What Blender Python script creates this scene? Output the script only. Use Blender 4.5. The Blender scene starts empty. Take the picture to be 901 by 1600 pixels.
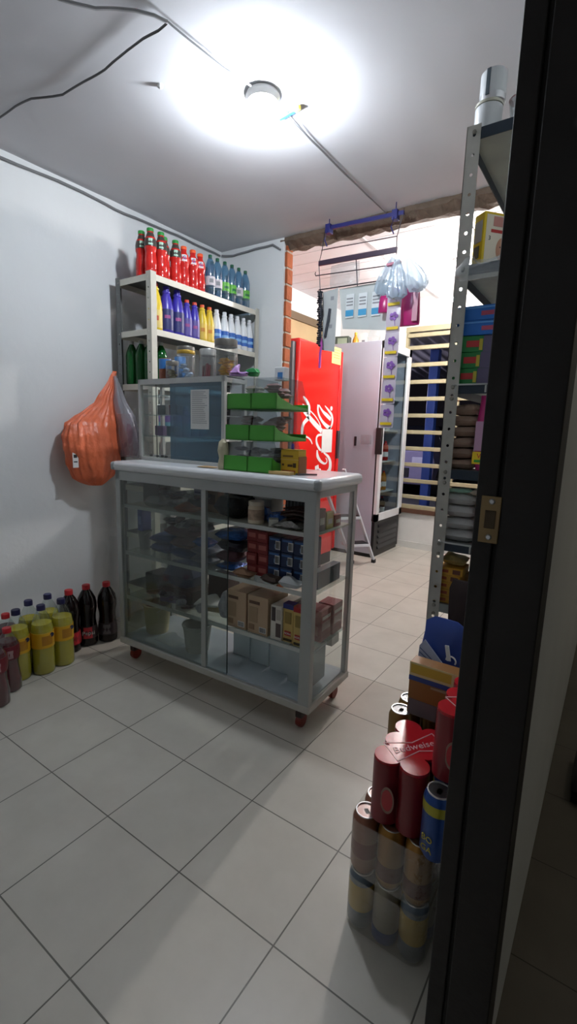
import bpy, bmesh, math, random
from mathutils import Vector, Matrix, noise
random.seed(7)
sc = bpy.context.scene
COL = sc.collection
# ------------------------------------------------------------------ camera
EYE = Vector((0, 0, 1.22))
ROWS = ((0.82190597, 0.56883127, 0.03002603), (0.12103286, -0.12288637, -0.98501268), (-0.55661623, 0.81322194, -0.16984832))
FPX = 740.3
cam = bpy.data.objects.new('camera', bpy.data.cameras.new('camera')); COL.objects.link(cam)
r_, d_, f_ = [Vector(v) for v in ROWS]
m = Matrix.Identity(4)
for i in range(3):
    m[i][0] = r_[i]; m[i][1] = -d_[i]; m[i][2] = -f_[i]; m[i][3] = EYE[i]
cam.matrix_world = m
cam.data.sensor_fit = 'VERTICAL'; cam.data.sensor_height = 36; cam.data.lens = FPX / 1600 * 36
cam.data.clip_start = 0.02
sc.camera = cam
def at(px, py, ax, val):
    """the point on the plane axis=val that shows at that pixel of the photograph"""
    a, b = (px - 450.5) / FPX, (py - 800) / FPX
    d = r_ * a + d_ * b + f_
    return EYE + d * ((val - EYE[ax]) / d[ax])
# ------------------------------------------------------------------ world, exposure
w = bpy.data.worlds.new('night'); sc.world = w; w.use_nodes = True
w.node_tree.nodes['Background'].inputs[0].default_value = (0.5, 0.6, 1, 1)
w.node_tree.nodes['Background'].inputs[1].default_value = 0.03
sc.view_settings.view_transform = 'Standard'; sc.view_settings.look = 'None'
sc.view_settings.exposure = 0.48; sc.view_settings.gamma = 1; sc.view_settings.use_curve_mapping = False
sc.cycles.transparent_max_bounces = 40
sc.cycles.max_bounces = 8
SHOP_LAMP, BACK_LAMP, HALL_LAMP, ADDED_OUTDOOR_LAMP = 500, 470, 80, 1100
# ------------------------------------------------------------------ materials
def lin(h):
    c = [int(h[i:i + 2], 16) / 255 for i in (0, 2, 4)]
    return tuple(x / 12.92 if x <= .04045 else ((x + .055) / 1.055) ** 2.4 for x in c) + (1,)
MATS = {}
def mat(name, col, rough=.5, metal=0, var=.06, scale=12, bump=0, bscale=60, em=0, trans=0):
    """a principled surface with a little procedural unevenness"""
    if name in MATS: return MATS[name]
    k = bpy.data.materials.new(name); k.use_nodes = True; MATS[name] = k
    n = k.node_tree.nodes; l = k.node_tree.links; b = n['Principled BSDF']
    c = lin(col)
    b.inputs['Roughness'].default_value = rough; b.inputs['Metallic'].default_value = metal
    tc = n.new('ShaderNodeTexCoord')
    nz = n.new('ShaderNodeTexNoise'); nz.inputs['Scale'].default_value = scale; nz.inputs['Detail'].default_value = 4
    l.new(tc.outputs['Object'], nz.inputs['Vector'])
    mx = n.new('ShaderNodeMix'); mx.data_type = 'RGBA'
    mx.inputs[6].default_value = tuple(x * (1 - var * 2) for x in c[:3]) + (1,)
    mx.inputs[7].default_value = tuple(min(1, x * (1 + var)) for x in c[:3]) + (1,)
    l.new(nz.outputs['Fac'], mx.inputs[0]); l.new(mx.outputs[2], b.inputs['Base Color'])
    if bump:
        n2 = n.new('ShaderNodeTexNoise'); n2.inputs['Scale'].default_value = bscale; n2.inputs['Detail'].default_value = 5
        l.new(tc.outputs['Object'], n2.inputs['Vector'])
        bp = n.new('ShaderNodeBump'); bp.inputs['Strength'].default_value = bump; bp.inputs['Distance'].default_value = .01
        l.new(n2.outputs['Fac'], bp.inputs['Height']); l.new(bp.outputs[0], b.inputs['Normal'])
    if em:
        b.inputs['Emission Color'].default_value = c; b.inputs['Emission Strength'].default_value = em
    if trans:
        o = n['Material Output']; t = n.new('ShaderNodeBsdfTransparent'); t.inputs[0].default_value = tuple(min(1, x ** .5) for x in c[:3]) + (1,)
        ms = n.new('ShaderNodeMixShader'); ms.inputs[0].default_value = trans
        l.new(b.outputs[0], ms.inputs[1]); l.new(t.outputs[0], ms.inputs[2]); l.new(ms.outputs[0], o.inputs[0])
    return k
def clear(name, tint='f4f8f8', gloss=.05, rough=.02, haze=0, hazecol='ffffff', bump=0):
    """glass or clear plastic: see-through, glossy at a slant, a little hazy"""
    if name in MATS: return MATS[name]
    k = bpy.data.materials.new(name); k.use_nodes = True; MATS[name] = k
    n = k.node_tree.nodes; l = k.node_tree.links; n.remove(n['Principled BSDF'])
    t = n.new('ShaderNodeBsdfTransparent'); t.inputs[0].default_value = lin(tint)
    g = n.new('ShaderNodeBsdfGlossy'); g.inputs['Roughness'].default_value = rough
    fr = n.new('ShaderNodeFresnel'); fr.inputs[0].default_value = 1.45
    ad = n.new('ShaderNodeMath'); ad.operation = 'ADD'; ad.inputs[1].default_value = gloss; ad.use_clamp = True
    ms = n.new('ShaderNodeMixShader'); l.new(fr.outputs[0], ad.inputs[0])
    ge = n.new('ShaderNodeNewGeometry'); iv = n.new('ShaderNodeMath'); iv.operation = 'SUBTRACT'; iv.inputs[0].default_value = 1; l.new(ge.outputs['Backfacing'], iv.inputs[1])
    mu = n.new('ShaderNodeMath'); mu.operation = 'MULTIPLY'; l.new(ad.outputs[0], mu.inputs[0]); l.new(iv.outputs[0], mu.inputs[1]); l.new(mu.outputs[0], ms.inputs[0])
    l.new(g.outputs[0], ms.inputs[2]); l.new(t.outputs[0], ms.inputs[1])
    if haze:
        df = n.new('ShaderNodeBsdfDiffuse'); df.inputs[0].default_value = lin(hazecol)
        m2 = n.new('ShaderNodeMixShader'); m2.inputs[0].default_value = haze
        l.new(t.outputs[0], m2.inputs[1]); l.new(df.outputs[0], m2.inputs[2]); l.new(m2.outputs[0], ms.inputs[1])
    if bump:
        tc = n.new('ShaderNodeTexCoord'); nz = n.new('ShaderNodeTexNoise'); nz.inputs['Scale'].default_value = 45
        bp = n.new('ShaderNodeBump'); bp.inputs['Strength'].default_value = bump; bp.inputs['Distance'].default_value = .01
        l.new(tc.outputs['Object'], nz.inputs['Vector']); l.new(nz.outputs['Fac'], bp.inputs['Height']); l.new(bp.outputs[0], g.inputs['Normal'])
    l.new(ms.outputs[0], n['Material Output'].inputs[0])
    return k
def glow(name, col, s):
    k = bpy.data.materials.new(name); k.use_nodes = True; MATS[name] = k
    n = k.node_tree.nodes; n.remove(n['Principled BSDF']); e = n.new('ShaderNodeEmission')
    e.inputs[0].default_value = lin(col); e.inputs[1].default_value = s
    k.node_tree.links.new(e.outputs[0], n['Material Output'].inputs[0]); return k
GLASS = clear('cabinet_glass', 'eef3f2', .02)
DUSTY = clear('dusty_glass', 'e6eae8', .02, .06, .05, 'c8ccc8')
PLAST = clear('clear_plastic', 'f2f5f6', .06, .12, .10, 'eef2f4', .3)
FILM = clear('shrink_film', 'f0efec', .10, .16, .10, 'e8dccc', 1.0)
WHITE = mat('white_paint', 'e4e4e2', .5); ALU = mat('grey_aluminium', 'a7aaa8', .42, .35, .05)
BLACK = mat('black_plastic', '141416', .45); SILV = mat('silver_metal', 'c4c6c8', .28, .9)
PAPER = mat('white_paper', 'e2e2e0', .7); INK = mat('dark_ink', '26262a', .7); GREYP = mat('grey_print', '8d9094', .7)
YEL = mat('yellow_print', 'e8c81c', .5); RED = mat('red_print', 'c8181c', .5); BLU = mat('blue_print', '1c4fae', .5); GRN = mat('green_print', '2c9a34', .5)
# ------------------------------------------------------------------ mesh tools
class G:
    def __init__(s): s.v = []; s.f = []; s.m = []
    def add(s, vs, fs, mi=0):
        o = len(s.v); s.v += [tuple(v) for v in vs]; s.f += [tuple(i + o for i in f) for f in fs]; s.m += [mi] * len(fs); return s
    def box(s, x0, y0, z0, x1, y1, z1, mi=0):
        if x0 > x1: x0, x1 = x1, x0
        if y0 > y1: y0, y1 = y1, y0
        vs = [(x, y, z) for z in (z0, z1) for y in (y0, y1) for x in (x0, x1)]
        return s.add(vs, [(0, 2, 3, 1), (4, 5, 7, 6), (0, 1, 5, 4), (2, 6, 7, 3), (0, 4, 6, 2), (1, 3, 7, 5)], mi)
    def bar(s, a, b, wx, wy, mi=0):
        """a square bar from a to b"""
        a, b = Vector(a), Vector(b); d = (b - a).normalized()
        u = d.cross(Vector((0, 0, 1)));  u = u.normalized() if u.length > .01 else Vector((1, 0, 0))
        v = d.cross(u)
        vs = [p + u * (i * wx / 2) + v * (j * wy / 2) for p in (a, b) for i, j in ((-1, -1), (1, -1), (1, 1), (-1, 1))]
        return s.add(vs, [(0, 1, 2, 3), (7, 6, 5, 4), (0, 4, 5, 1), (1, 5, 6, 2), (2, 6, 7, 3), (3, 7, 4, 0)], mi)
    def lathe(s, prof, c=(0, 0, 0), seg=16, mi=0, sx=1, sy=1, ax=2):
        vs = []; fs = []
        for r, z in prof:
            for i in range(seg):
                t = 2 * math.pi * i / seg; p = (r * sx * math.cos(t), r * sy * math.sin(t), z)
                if ax == 0: p = (p[2], p[0], p[1])
                if ax == 1: p = (p[0], p[2], p[1])
                vs.append((c[0] + p[0], c[1] + p[1], c[2] + p[2]))
        n = len(prof)
        for k in range(n - 1):
            for i in range(seg):
                j = (i + 1) % seg; q = (k * seg + i, k * seg + j, (k + 1) * seg + j, (k + 1) * seg + i)
                fs.append(q if ax != 1 else q[::-1])
        e0 = tuple(range(seg))[::-1]; e1 = tuple((n - 1) * seg + i for i in range(seg))
        if prof[0][0] > 1e-4: fs.append(e0 if ax != 1 else e0[::-1])
        if prof[-1][0] > 1e-4: fs.append(e1 if ax != 1 else e1[::-1])
        return s.add(vs, fs, mi)
    def tube(s, pts, r, seg=6, mi=0):
        pts = [Vector(p) for p in pts]; vs = []; fs = []
        for k, p in enumerate(pts):
            d = (pts[min(k + 1, len(pts) - 1)] - pts[max(k - 1, 0)]).normalized()
            u = d.cross(Vector((.13, .21, 1))).normalized(); v = d.cross(u)
            for i in range(seg):
                t = 2 * math.pi * i / seg; vs.append(p + (u * math.cos(t) + v * math.sin(t)) * r)
        for k in range(len(pts) - 1):
            for i in range(seg):
                j = (i + 1) % seg; fs.append((k * seg + i, k * seg + j, (k + 1) * seg + j, (k + 1) * seg + i))
        fs.append(tuple(range(seg))[::-1]); fs.append(tuple((len(pts) - 1) * seg + i for i in range(seg)))
        return s.add(vs, fs, mi)
    def prism(s, poly, h0, h1, ax=2, mi=0):
        """polygon swept along an axis: ax=0 -> poly is (y,z); ax=1 -> (x,z); ax=2 -> (x,y)"""
        def P(p, h): return {0: (h, p[0], p[1]), 1: (p[0], h, p[1]), 2: (p[0], p[1], h)}[ax]
        n = len(poly); vs = [P(p, h0) for p in poly] + [P(p, h1) for p in poly]
        fs = [tuple(range(n))[::-1], tuple(range(n, 2 * n))] + [(i, (i + 1) % n, n + (i + 1) % n, n + i) for i in range(n)]
        return s.add(vs, fs, mi)
    def loft(s, rings, seg=20, mi=0, wob=0, seed=0, cap=True, fr=(7, 13)):
        """rings (cx, cy, z, rx, ry, pleat)"""
        vs = []; fs = []
        for k, (cx, cy, z, rx, ry, pl) in enumerate(rings):
            for i in range(seg):
                t = 2 * math.pi * i / seg
                q = 1 + pl * math.sin(t * fr[0] + seed) + pl * .6 * math.sin(t * fr[1] + seed * 2 + k * .4)
                x, y = cx + rx * q * math.cos(t), cy + ry * q * math.sin(t)
                nz = noise.noise_vector(Vector((x, y, z)) * 9 + Vector((seed, 0, 0))) * wob
                vs.append((x + nz.x, y + nz.y, z + nz.z * .6))
        for k in range(len(rings) - 1):
            for i in range(seg):
                j = (i + 1) % seg; fs.append((k * seg + i, k * seg + j, (k + 1) * seg + j, (k + 1) * seg + i))
        if cap:
            fs.append(tuple(range(seg))[::-1]); fs.append(tuple((len(rings) - 1) * seg + i for i in range(seg)))
        return s.add(vs, fs, mi)
    def pillow(s, lx, ly, h, c=(0, 0, 0), n=8, wob=.006, seed=0, mi=0, e=.35):
        """a soft flat sack lying on z=c.z"""
        N = n + 1; vs = []; fs = []
        for side in (1, -1):
            for i in range(N):
                for j in range(N):
                    u, v = i / n * 2 - 1, j / n * 2 - 1
                    q = max(0, (1 - u ** 4) * (1 - v ** 4)) ** e
                    x, y = u * lx / 2 * (1 - .05 * v * v), v * ly / 2 * (1 - .05 * u * u)
                    z = h / 2 + side * h / 2 * q
                    k = noise.noise(Vector((x * 14 + seed, y * 14, side * 3 + seed))) * wob * 1.5 * (q if side > 0 else .2)
                    vs.append((c[0] + x + k, c[1] + y + k * .6, max(c[2] + .0005, c[2] + z + k)))
        for i in range(n):
            for j in range(n):
                a = i * N + j; fs.append((a, a + N, a + N + 1, a + 1)); b = N * N + a; fs.append((b, b + 1, b + N + 1, b + N))
        return s.add(vs, fs, mi)
    def turn(s, rz=0, loc=(0, 0, 0), rx=0, ry=0):
        R = Matrix.Rotation(rz, 3, 'Z') @ Matrix.Rotation(ry, 3, 'Y') @ Matrix.Rotation(rx, 3, 'X')
        s.v = [tuple(R @ Vector(v) + Vector(loc)) for v in s.v]; return s
    def build(s, name, mats, parent=None, bevel=0, smooth=True, ang=.7, weld=False):
        me = bpy.data.meshes.new(name); me.from_pydata(s.v, [], s.f)
        if not isinstance(mats, (list, tuple)): mats = [mats]
        for k in mats: me.materials.append(k)
        me.polygons.foreach_set('material_index', s.m)
        if weld:
            bm = bmesh.new(); bm.from_mesh(me); bmesh.ops.remove_doubles(bm, verts=bm.verts, dist=1e-4); bm.to_mesh(me); bm.free()
        if smooth:
            me.polygons.foreach_set('use_smooth', [True] * len(me.polygons))
            me.set_sharp_from_angle(angle=ang)
        me.update(); o = bpy.data.objects.new(name, me); COL.objects.link(o)
        if parent: o.parent = parent
        if bevel:
            b = o.modifiers.new('bevel', 'BEVEL'); b.width = bevel; b.segments = 2; b.limit_method = 'ANGLE'; b.angle_limit = .6
        return o
def tag(o, label, cat, group=None, kind=None):
    if kind: o['kind'] = kind
    if label: o['label'] = label
    if cat: o['category'] = cat
    if group: o['group'] = group
    return o
def thing(name, label, cat, loc=(0, 0, 0), rz=0, group=None):
    o = bpy.data.objects.new(name, None); COL.objects.link(o); o.empty_display_size = .05
    o.location = loc; o.rotation_euler = (0, 0, rz); return tag(o, label, cat, group)
def struct(g, name, m, **k):
    o = g.build(name, m, **k); o['kind'] = 'structure'; return o
def kids(o): return [c for c in COL.objects if c.parent == o]
def dup(o, loc=None, rz=None, label=None, par=None):
    c = o.copy(); COL.objects.link(c)
    if par: c.parent = par
    if loc is not None: c.location = loc
    if rz is not None: c.rotation_euler = (0, 0, rz)
    if label: c['label'] = label
    for k in kids(o): dup(k, par=c)
    return c
def text(s, size, m, parent, loc, rot, name='lettering', ext=.0004, label=None, xs=1, shear=0):
    cu = bpy.data.curves.new(name, 'FONT'); cu.body = s; cu.size = size; cu.extrude = ext; cu.align_x = 'CENTER'; cu.align_y = 'CENTER'; cu.resolution_u = 2; cu.shear = shear
    t = bpy.data.objects.new('tmp', cu); COL.objects.link(t)
    dg = bpy.context.evaluated_depsgraph_get(); me = bpy.data.meshes.new_from_object(t.evaluated_get(dg))
    bpy.data.objects.remove(t); me.materials.clear(); me.materials.append(m)
    o = bpy.data.objects.new(name, me); COL.objects.link(o); o.parent = parent
    o.location = loc; o.rotation_euler = rot; o.scale = (xs, 1, 1)
    if label: o['label'] = label
    return o
H = math.pi / 2
FRONT = (H, 0, 0)        # lettering that faces -y
SIDEP = (H, 0, H)        # lettering that faces +x
def ribbon(g, pts, wd, plane, off, mi=0):
    """a flat pen stroke of changing width on the plane x=plane or y=plane"""
    P = [Vector(p) for p in pts]
    # smooth by Catmull-Rom
    Q = []
    for i in range(len(P) - 1):
        p0, p1, p2, p3 = P[max(0, i - 1)], P[i], P[i + 1], P[min(len(P) - 1, i + 2)]
        for k in range(6):
            t = k / 6; Q.append(.5 * ((2 * p1) + (p2 - p0) * t + (2 * p0 - 5 * p1 + 4 * p2 - p3) * t * t + (3 * p1 - p0 - 3 * p2 + p3) * t ** 3))
    Q.append(P[-1]); n = len(Q); vs = []
    for i, q in enumerate(Q):
        d = (Q[min(n - 1, i + 1)] - Q[max(0, i - 1)]); d.normalize(); u = Vector((-d.y, d.x)); t = i / (n - 1) * (len(wd) - 1); a = int(min(t, len(wd) - 1.001)); ww = wd[a] + (wd[min(a + 1, len(wd) - 1)] - wd[a]) * (t - a)
        for sgn in (-1, 1):
            e = q + u * ww / 2 * sgn; vs.append((off, e.x, e.y) if plane == 'x' else (e.x, off, e.y))
    fs = [(2 * i, 2 * i + 1, 2 * i + 3, 2 * i + 2) for i in range(n - 1)]
    return g.add(vs, fs, mi)
# ------------------------------------------------------------------ THE SETTING
XL, YB, CE, CB, YF, XR = -2.52, 2.73, 2.465, 2.55, 4.9, -0.13
XB = -2.72
wallm = mat('wall_paint', 'dfe2e3', .75, var=.05, scale=2.2, bump=.12, bscale=25)
ceilm = mat('ceiling_paint', 'cfcfd3', .85, var=.05, scale=1.6, bump=.15, bscale=9)
def tile_material(name='floor_tile', ca='bab6ab', cb='cac6bb', cg='6b6860'):
    k = bpy.data.materials.new(name); k.use_nodes = True; n = k.node_tree.nodes; l = k.node_tree.links; b = n['Principled BSDF']
    tc = n.new('ShaderNodeTexCoord'); mp = n.new('ShaderNodeMapping'); mp.inputs['Location'].default_value = (1.188, -.776, 0)
    l.new(tc.outputs['Object'], mp.inputs['Vector'])
    br = n.new('ShaderNodeTexBrick'); br.offset = 0; br.squash = 1
    for a, v in (('Scale', 1), ('Mortar Size', .0022), ('Mortar Smooth', .3), ('Brick Width', .3255), ('Row Height', .3215), ('Bias', 0)): br.inputs[a].default_value = v
    l.new(mp.outputs[0], br.inputs['Vector'])
    nz = n.new('ShaderNodeTexNoise'); nz.inputs['Scale'].default_value = 3.5; nz.inputs['Detail'].default_value = 6; nz.inputs['Roughness'].default_value = .6
    l.new(tc.outputs['Object'], nz.inputs['Vector'])
    cr = n.new('ShaderNodeValToRGB'); cr.color_ramp.elements[0].position = .3; cr.color_ramp.elements[0].color = lin(ca); cr.color_ramp.elements[1].position = .7; cr.color_ramp.elements[1].color = lin(cb)
    l.new(nz.outputs['Fac'], cr.inputs[0])
    mx = n.new('ShaderNodeMix'); mx.data_type = 'RGBA'; mx.inputs[7].default_value = lin(cg)
    l.new(cr.outputs[0], mx.inputs[6]); l.new(br.outputs['Fac'], mx.inputs[0]); l.new(mx.outputs[2], b.inputs['Base Color'])
    n2 = n.new('ShaderNodeTexNoise'); n2.inputs['Scale'].default_value = 6
    mr = n.new('ShaderNodeMapRange'); mr.inputs[3].default_value = .24; mr.inputs[4].default_value = .42
    l.new(tc.outputs['Object'], n2.inputs['Vector']); l.new(n2.outputs['Fac'], mr.inputs[0]); l.new(mr.outputs[0], b.inputs['Roughness'])
    b.inputs['Specular IOR Level'].default_value = .35
    bp = n.new('ShaderNodeBump'); bp.inputs['Strength'].default_value = .5; bp.inputs['Distance'].default_value = .002; bp.invert = True
    l.new(br.outputs['Fac'], bp.inputs['Height']); l.new(bp.outputs[0], b.inputs['Normal'])
    return k
struct(G().box(-3.2, -1.2, -.06, -.067, 5.0, 0), 'floor', tile_material(), smooth=False)
struct(G().box(-.067, -1.2, -.06, 2.0, 5.0, 0), 'floor_hall', tile_material('shade_toned_hall_tile', '57534a', '645f55', '3a372f'), smooth=False)  # tile colour darkened to carry the shade of the hall
# shop ceiling with uneven plaster
g = G(); NX, NY = 26, 32
x0, x1, y0, y1 = XL - .02, XR + .1, -1.2, YB + .09
for j in range(NY + 1):
    for i in range(NX + 1):
        x = x0 + (x1 - x0) * i / NX; y = y0 + (y1 - y0) * j / NY
        g.v.append((x, y, CE + .007 * noise.noise(Vector((x * 1.3, y * 1.3, 0))) + .003 * noise.noise(Vector((x * 5, y * 5, 2)))))
for j in range(NY):
    for i in range(NX):
        a = j * (NX + 1) + i; g.f.append((a, a + NX + 1, a + NX + 2, a + 1)); g.m.append(0)
g.box(x0, y0, CE + .02, x1, y1, CE + .2)
struct(g, 'ceiling', ceilm)
struct(G().box(XL - .3, -1.2, 0, XL, YB, 2.6), 'wall_left', wallm, smooth=False)
struct(G().box(-3.3, YB, 0, -1.967, 2.82, 2.66), 'wall_back', wallm, smooth=False)
struct(G().box(XL, -1.3, 0, 2.0, -1.2, 2.6), 'wall_near', wallm, smooth=False)
# wall between the shop and the hall: solid past the door frame, lintel over the doorway and a piece behind the viewer
hallw = mat('hall_wall_paint', 'cfd2d0', .7, var=.06, scale=3, bump=.1)
g = G().box(XR, .82, 0, -.067, YF, 2.66); g.box(XR, -1.2, 0, -.067, -.25, 2.66); g.box(XR, -.25, 2.2, -.067, .82, 2.66)
struct(g, 'wall_right', hallw, smooth=False)
struct(G().box(-.067, -1.2, 2.5, 2.0, YF, 2.6), 'ceiling_hall', ceilm, smooth=False)
struct(G().box(1.7, -1.2, 0, 1.8, YF, 2.6), 'wall_hall', hallw, smooth=False)
struct(G().box(-.067, YF, 0, 1.8, YF + .1, 2.6), 'wall_hall_end', hallw, smooth=False)
# brick end of the back wall (the broken-out opening) and the rough lintel
def brick_material():
    k = mat('raw_brick', 'a2542c', .9, var=.22, scale=9, bump=.6, bscale=40); return k
g = G(); z = .0; i = 0
while z < 2.40:
    h = .083 + .01 * random.random(); g.box(-1.973, YB + .012 + .006 * random.random(), z, -1.945 - .008 * random.random(), 2.812, min(z + h, 2.42)); z += h + .012; i += 1
o = struct(g, 'trim_1', brick_material(), bevel=.004)
struct(G().box(-1.99, YB + .02, 0, -1.955, 2.81, 2.42), 'trim_2', mat('mortar', '9c8f80', .95, bump=.4), smooth=False)
g = G(); N = 60; prof = [(YB + .005, CE + .03), (YB - .004, CE - .028), (YB + .05, CE - .062), (2.86, CE - .05), (2.87, CB + .02)]
for i in range(N + 1):
    x = -2.0 + (XR + 2.0) * i / N
    for j, (y, z) in enumerate(prof):
        q = noise.noise(Vector((x * 11, j * 3.1, 0))); q2 = noise.noise(Vector((x * 29, j * 2.1, 5)))
        g.v.append((x, y + .016 * q, z + (.02 * q + .012 * q2 if 0 < j < 4 else 0)))
for i in range(N):
    for j in range(4):
        a = i * 5 + j; g.f.append((a, a + 1, a + 6, a + 5)); g.m.append(0)
struct(g, 'trim_3', mat('broken_concrete', '6b5b4d', .95, var=.3, scale=18, bump=.9, bscale=35), smooth=False)
# back room shell
struct(G().box(XB - .1, 2.85, 0, XB, YF, 2.6), 'wall_left_back_room', mat('back_wall_paint', 'e0e3e4', .7, bump=.1), smooth=False)
pv = mat('ceiling_plank', 'e2dfe2', .45, var=.03)
g = G().box(XB, 2.85, CB + .02, XR, YF, CB + .08, 1)
y = 2.86
while y < YF:
    g.box(XB, y, CB, XR, min(y + .188, YF), CB + .03); y += .195
struct(g, 'ceiling_back_room', [pv, mat('dark_gap', '6f6a6a', .9)], smooth=False)
g = G()
for x in (-1.66, -.98): g.box(x, 2.87, CB - .006, x + .03, YF, CB)
struct(g, 'trim_4', mat('ceiling_joint_strip', 'bdb9bb', .5), smooth=False)
g = G().box(XB, YF, 0, XR, YF + .12, .38); g.box(XB, YF, 2.3, XR, YF + .12, 2.6); g.box(XB, YF, .38, -1.95, YF + .12, 2.3)
struct(g, 'wall_far', mat('far_wall_paint', 'dcdcd8', .6, var=.04), smooth=False)
struct(G().box(XB, YF - .012, 0, XR, YF, .07), 'baseboard_far', mat('baseboard_paint', 'd2d2cd', .5), smooth=False)
# barred opening
cream = mat('cream_metal', 'aaa182', .45, .1, .08); brown = mat('brown_wood', '5a3a2a', .6, var=.2, scale=20)
wn = G().box(-1.97, YF - .03, .385, XR, YF + .1, .43).build('window_1', brown, smooth=False); wn['kind'] = 'structure'
fr = G().box(-1.95, YF + .0, .43, XR, YF + .05, .47).box(-1.95, YF, 2.25, XR, YF + .05, 2.3)
for x in (-1.95, -1.39, -.2): fr.box(x, YF + .01, .43, x + .03, YF + .05, 2.3)
fr.build('window_frame', cream, wn, smooth=False)
for k in range(11):
    z = .558 + .1705 * k
    if k == 10: z = 2.215
    G().box(-1.93, YF - .004, z - .021, XR, YF + .02, z + .021).build('bar', cream, wn, bevel=.006)
# outside, at night
struct(G().box(-8, 5.02, -.12, 6, 16, -.02), 'ground', mat('dark_street', '3a3a3c', .8, bump=.3), smooth=False)
struct(G().box(-8, 13.5, -.1, 6, 13.7, 5), 'wall_street', mat('dark_street_wall', '2c2628', .9), smooth=False)
g = G(); N = 90
for i in range(N + 1):
    x = -4.5 + 4.6 * i / N; z = .018 * math.cos(i * 2.1)
    g.v += [(x, 5.05, 2.42 + z), (x, 8.2, 2.12 + z)]
for i in range(N): g.f.append((2 * i, 2 * i + 1, 2 * i + 3, 2 * i + 2)); g.m.append(0)
o = g.build('corrugated_awning', mat('zinc_sheet', '8b878c', .5, .5)); tag(o, 'grey corrugated metal awning roof outside above the barred window', 'awning')
md = o.modifiers.new('s', 'SOLIDIFY'); md.thickness = .004
p = at(669, 700, 1, 6.2)
o = G().box(p.x - .055, 6.15, -.02, p.x + .055, 6.26, 2.28).build('street_post', mat('blue_post_paint', '24418e', .5), bevel=.006); tag(o, 'blue square post standing outside behind the window bars', 'post')
c = at(650, 722, 1, 9.2)
t = thing('parked_car', 'pale violet parked car seen dimly through the window bars', 'car', (c.x - .5, 9.2, -.02))
bp = mat('pale_car_paint', '8f88a6', .3, .3)
G().prism([(-.85, .25), (.85, .25), (.88, .72), (.8, .95), (-.8, .95), (-.88, .72)], -.1, 3.0, 1).build('body', bp, t, bevel=.05)
G().prism([(-.78, .94), (.78, .94), (.6, 1.42), (-.6, 1.42)], .9, 2.7, 1).build('cabin', mat('car_window', '17171c', .1), t, bevel=.05)
for sx in (-1, 1):
    G().box(sx * .8, -.14, .62, sx * .45, -.08, .8).build('headlight', mat('headlight', 'b9b6c8', .2), t, bevel=.02)
    for yy in (.45, 2.5): G().lathe([(.3, -.1), (.31, 0), (.3, .1)], (sx * .8, yy, .31), 20, ax=0).build('wheel', BLACK, t)
G().box(-.4, -.13, .4, .4, -.09, .58).build('grille', BLACK, t)
# ------------------------------------------------------------------ door frame beside the viewer
dk = mat('dark_brown_wood', '16100e', .6, var=.2, scale=14, bump=.15)
g = G().box(-.166, .735, 0, -.137, .82, 2.2); g.box(-.131, .735, 0, -.0645, .82, 2.2); g.box(-.14, .743, 0, -.12, .82, 2.2); g.box(-.166, -.25, 2.2, -.0645, .82, 2.24)
g.box(-.166, -.27, 0, -.0645, -.25, 2.2)
dr = struct(g, 'door_1', dk, bevel=.002)
bs = mat('aged_brass', '8a7452', .35, .8, .15)
c = at(766, 811, 1, .7345); g = G().box(c.x - .015, .7325, c.z - .036, c.x + .013, .735, c.z + .034)
sp = g.build('strike_plate', bs, dr, bevel=.001)
G().box(c.x - .008, .7315, c.z - .014, c.x + .007, .7328, c.z + .013).build('latch_hole', mat('latch_recess', '4b3a22', .6), sp, bevel=.001)
for dz in (-.027, .026): G().lathe([(.0045, 0), (.003, -.002)], (c.x, .7325, c.z + dz), 10, ax=1).build('screw', SILV, sp)
# ------------------------------------------------------------------ lamps
def ceiling_lamp(px, py, z, name, label, strength, holder=True, rb=.034):
    b = at(px, py, 2, z); cz = CE if holder else CB
    t = thing(name, label, 'lamp', (b.x, b.y, cz))
    G().lathe([(.062, 0), (.066, -.012), (.058, -.028), (.036, -.034), (.03, -.04)], seg=28).build('lamp_holder', mat('porcelain', 'dcdcd8', .3), t)
    dz = z - cz
    G().lathe([(.014, -.038), (.02, dz + .045), (.03, dz + .02), (rb, dz), (rb * .88, dz - .02), (rb * .55, dz - .034), (0, dz - .04)], seg=16).build('bulb', glow(name + '_glow', 'eef6ff' if holder else 'fff8f4', strength), t)
ceiling_lamp(410, 184, 2.388, 'ceiling_lamp', 'round white ceiling lamp holder with glowing bulb over the shop counter', SHOP_LAMP)
ceiling_lamp(715, 466, 2.27, 'back_room_lamp', 'bare glowing bulb on the ceiling of the back room', BACK_LAMP, False, .045)
t = thing('hall_lamp', 'bulb on the ceiling of the dark hall right of the door frame', 'lamp', (.9, 2.6, 2.5))
G().lathe([(.05, 0), (.04, -.03), (.03, -.1), (.0, -.12)]).build('bulb', glow('hall_glow', 'fff2e0', HALL_LAMP), t)
t = thing('added_outdoor_lamp', 'small capped lamp added out of sight to brighten the outside', 'lamp', (-3.7, 6.6, 1.95))  # unseen light, added to brighten the awning and street
G().lathe([(.0, -.12), (.05, -.08), (.06, -.02), (.03, 0)]).build('bulb', glow('added_outdoor_glow', 'e8e4ff', ADDED_OUTDOOR_LAMP), t)
G().lathe([(.09, .0), (.05, .03), (.02, .2), (.02, .28)]).build('lamp_cap', mat('grey_cap2', '6a6c70', .5), t)
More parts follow.
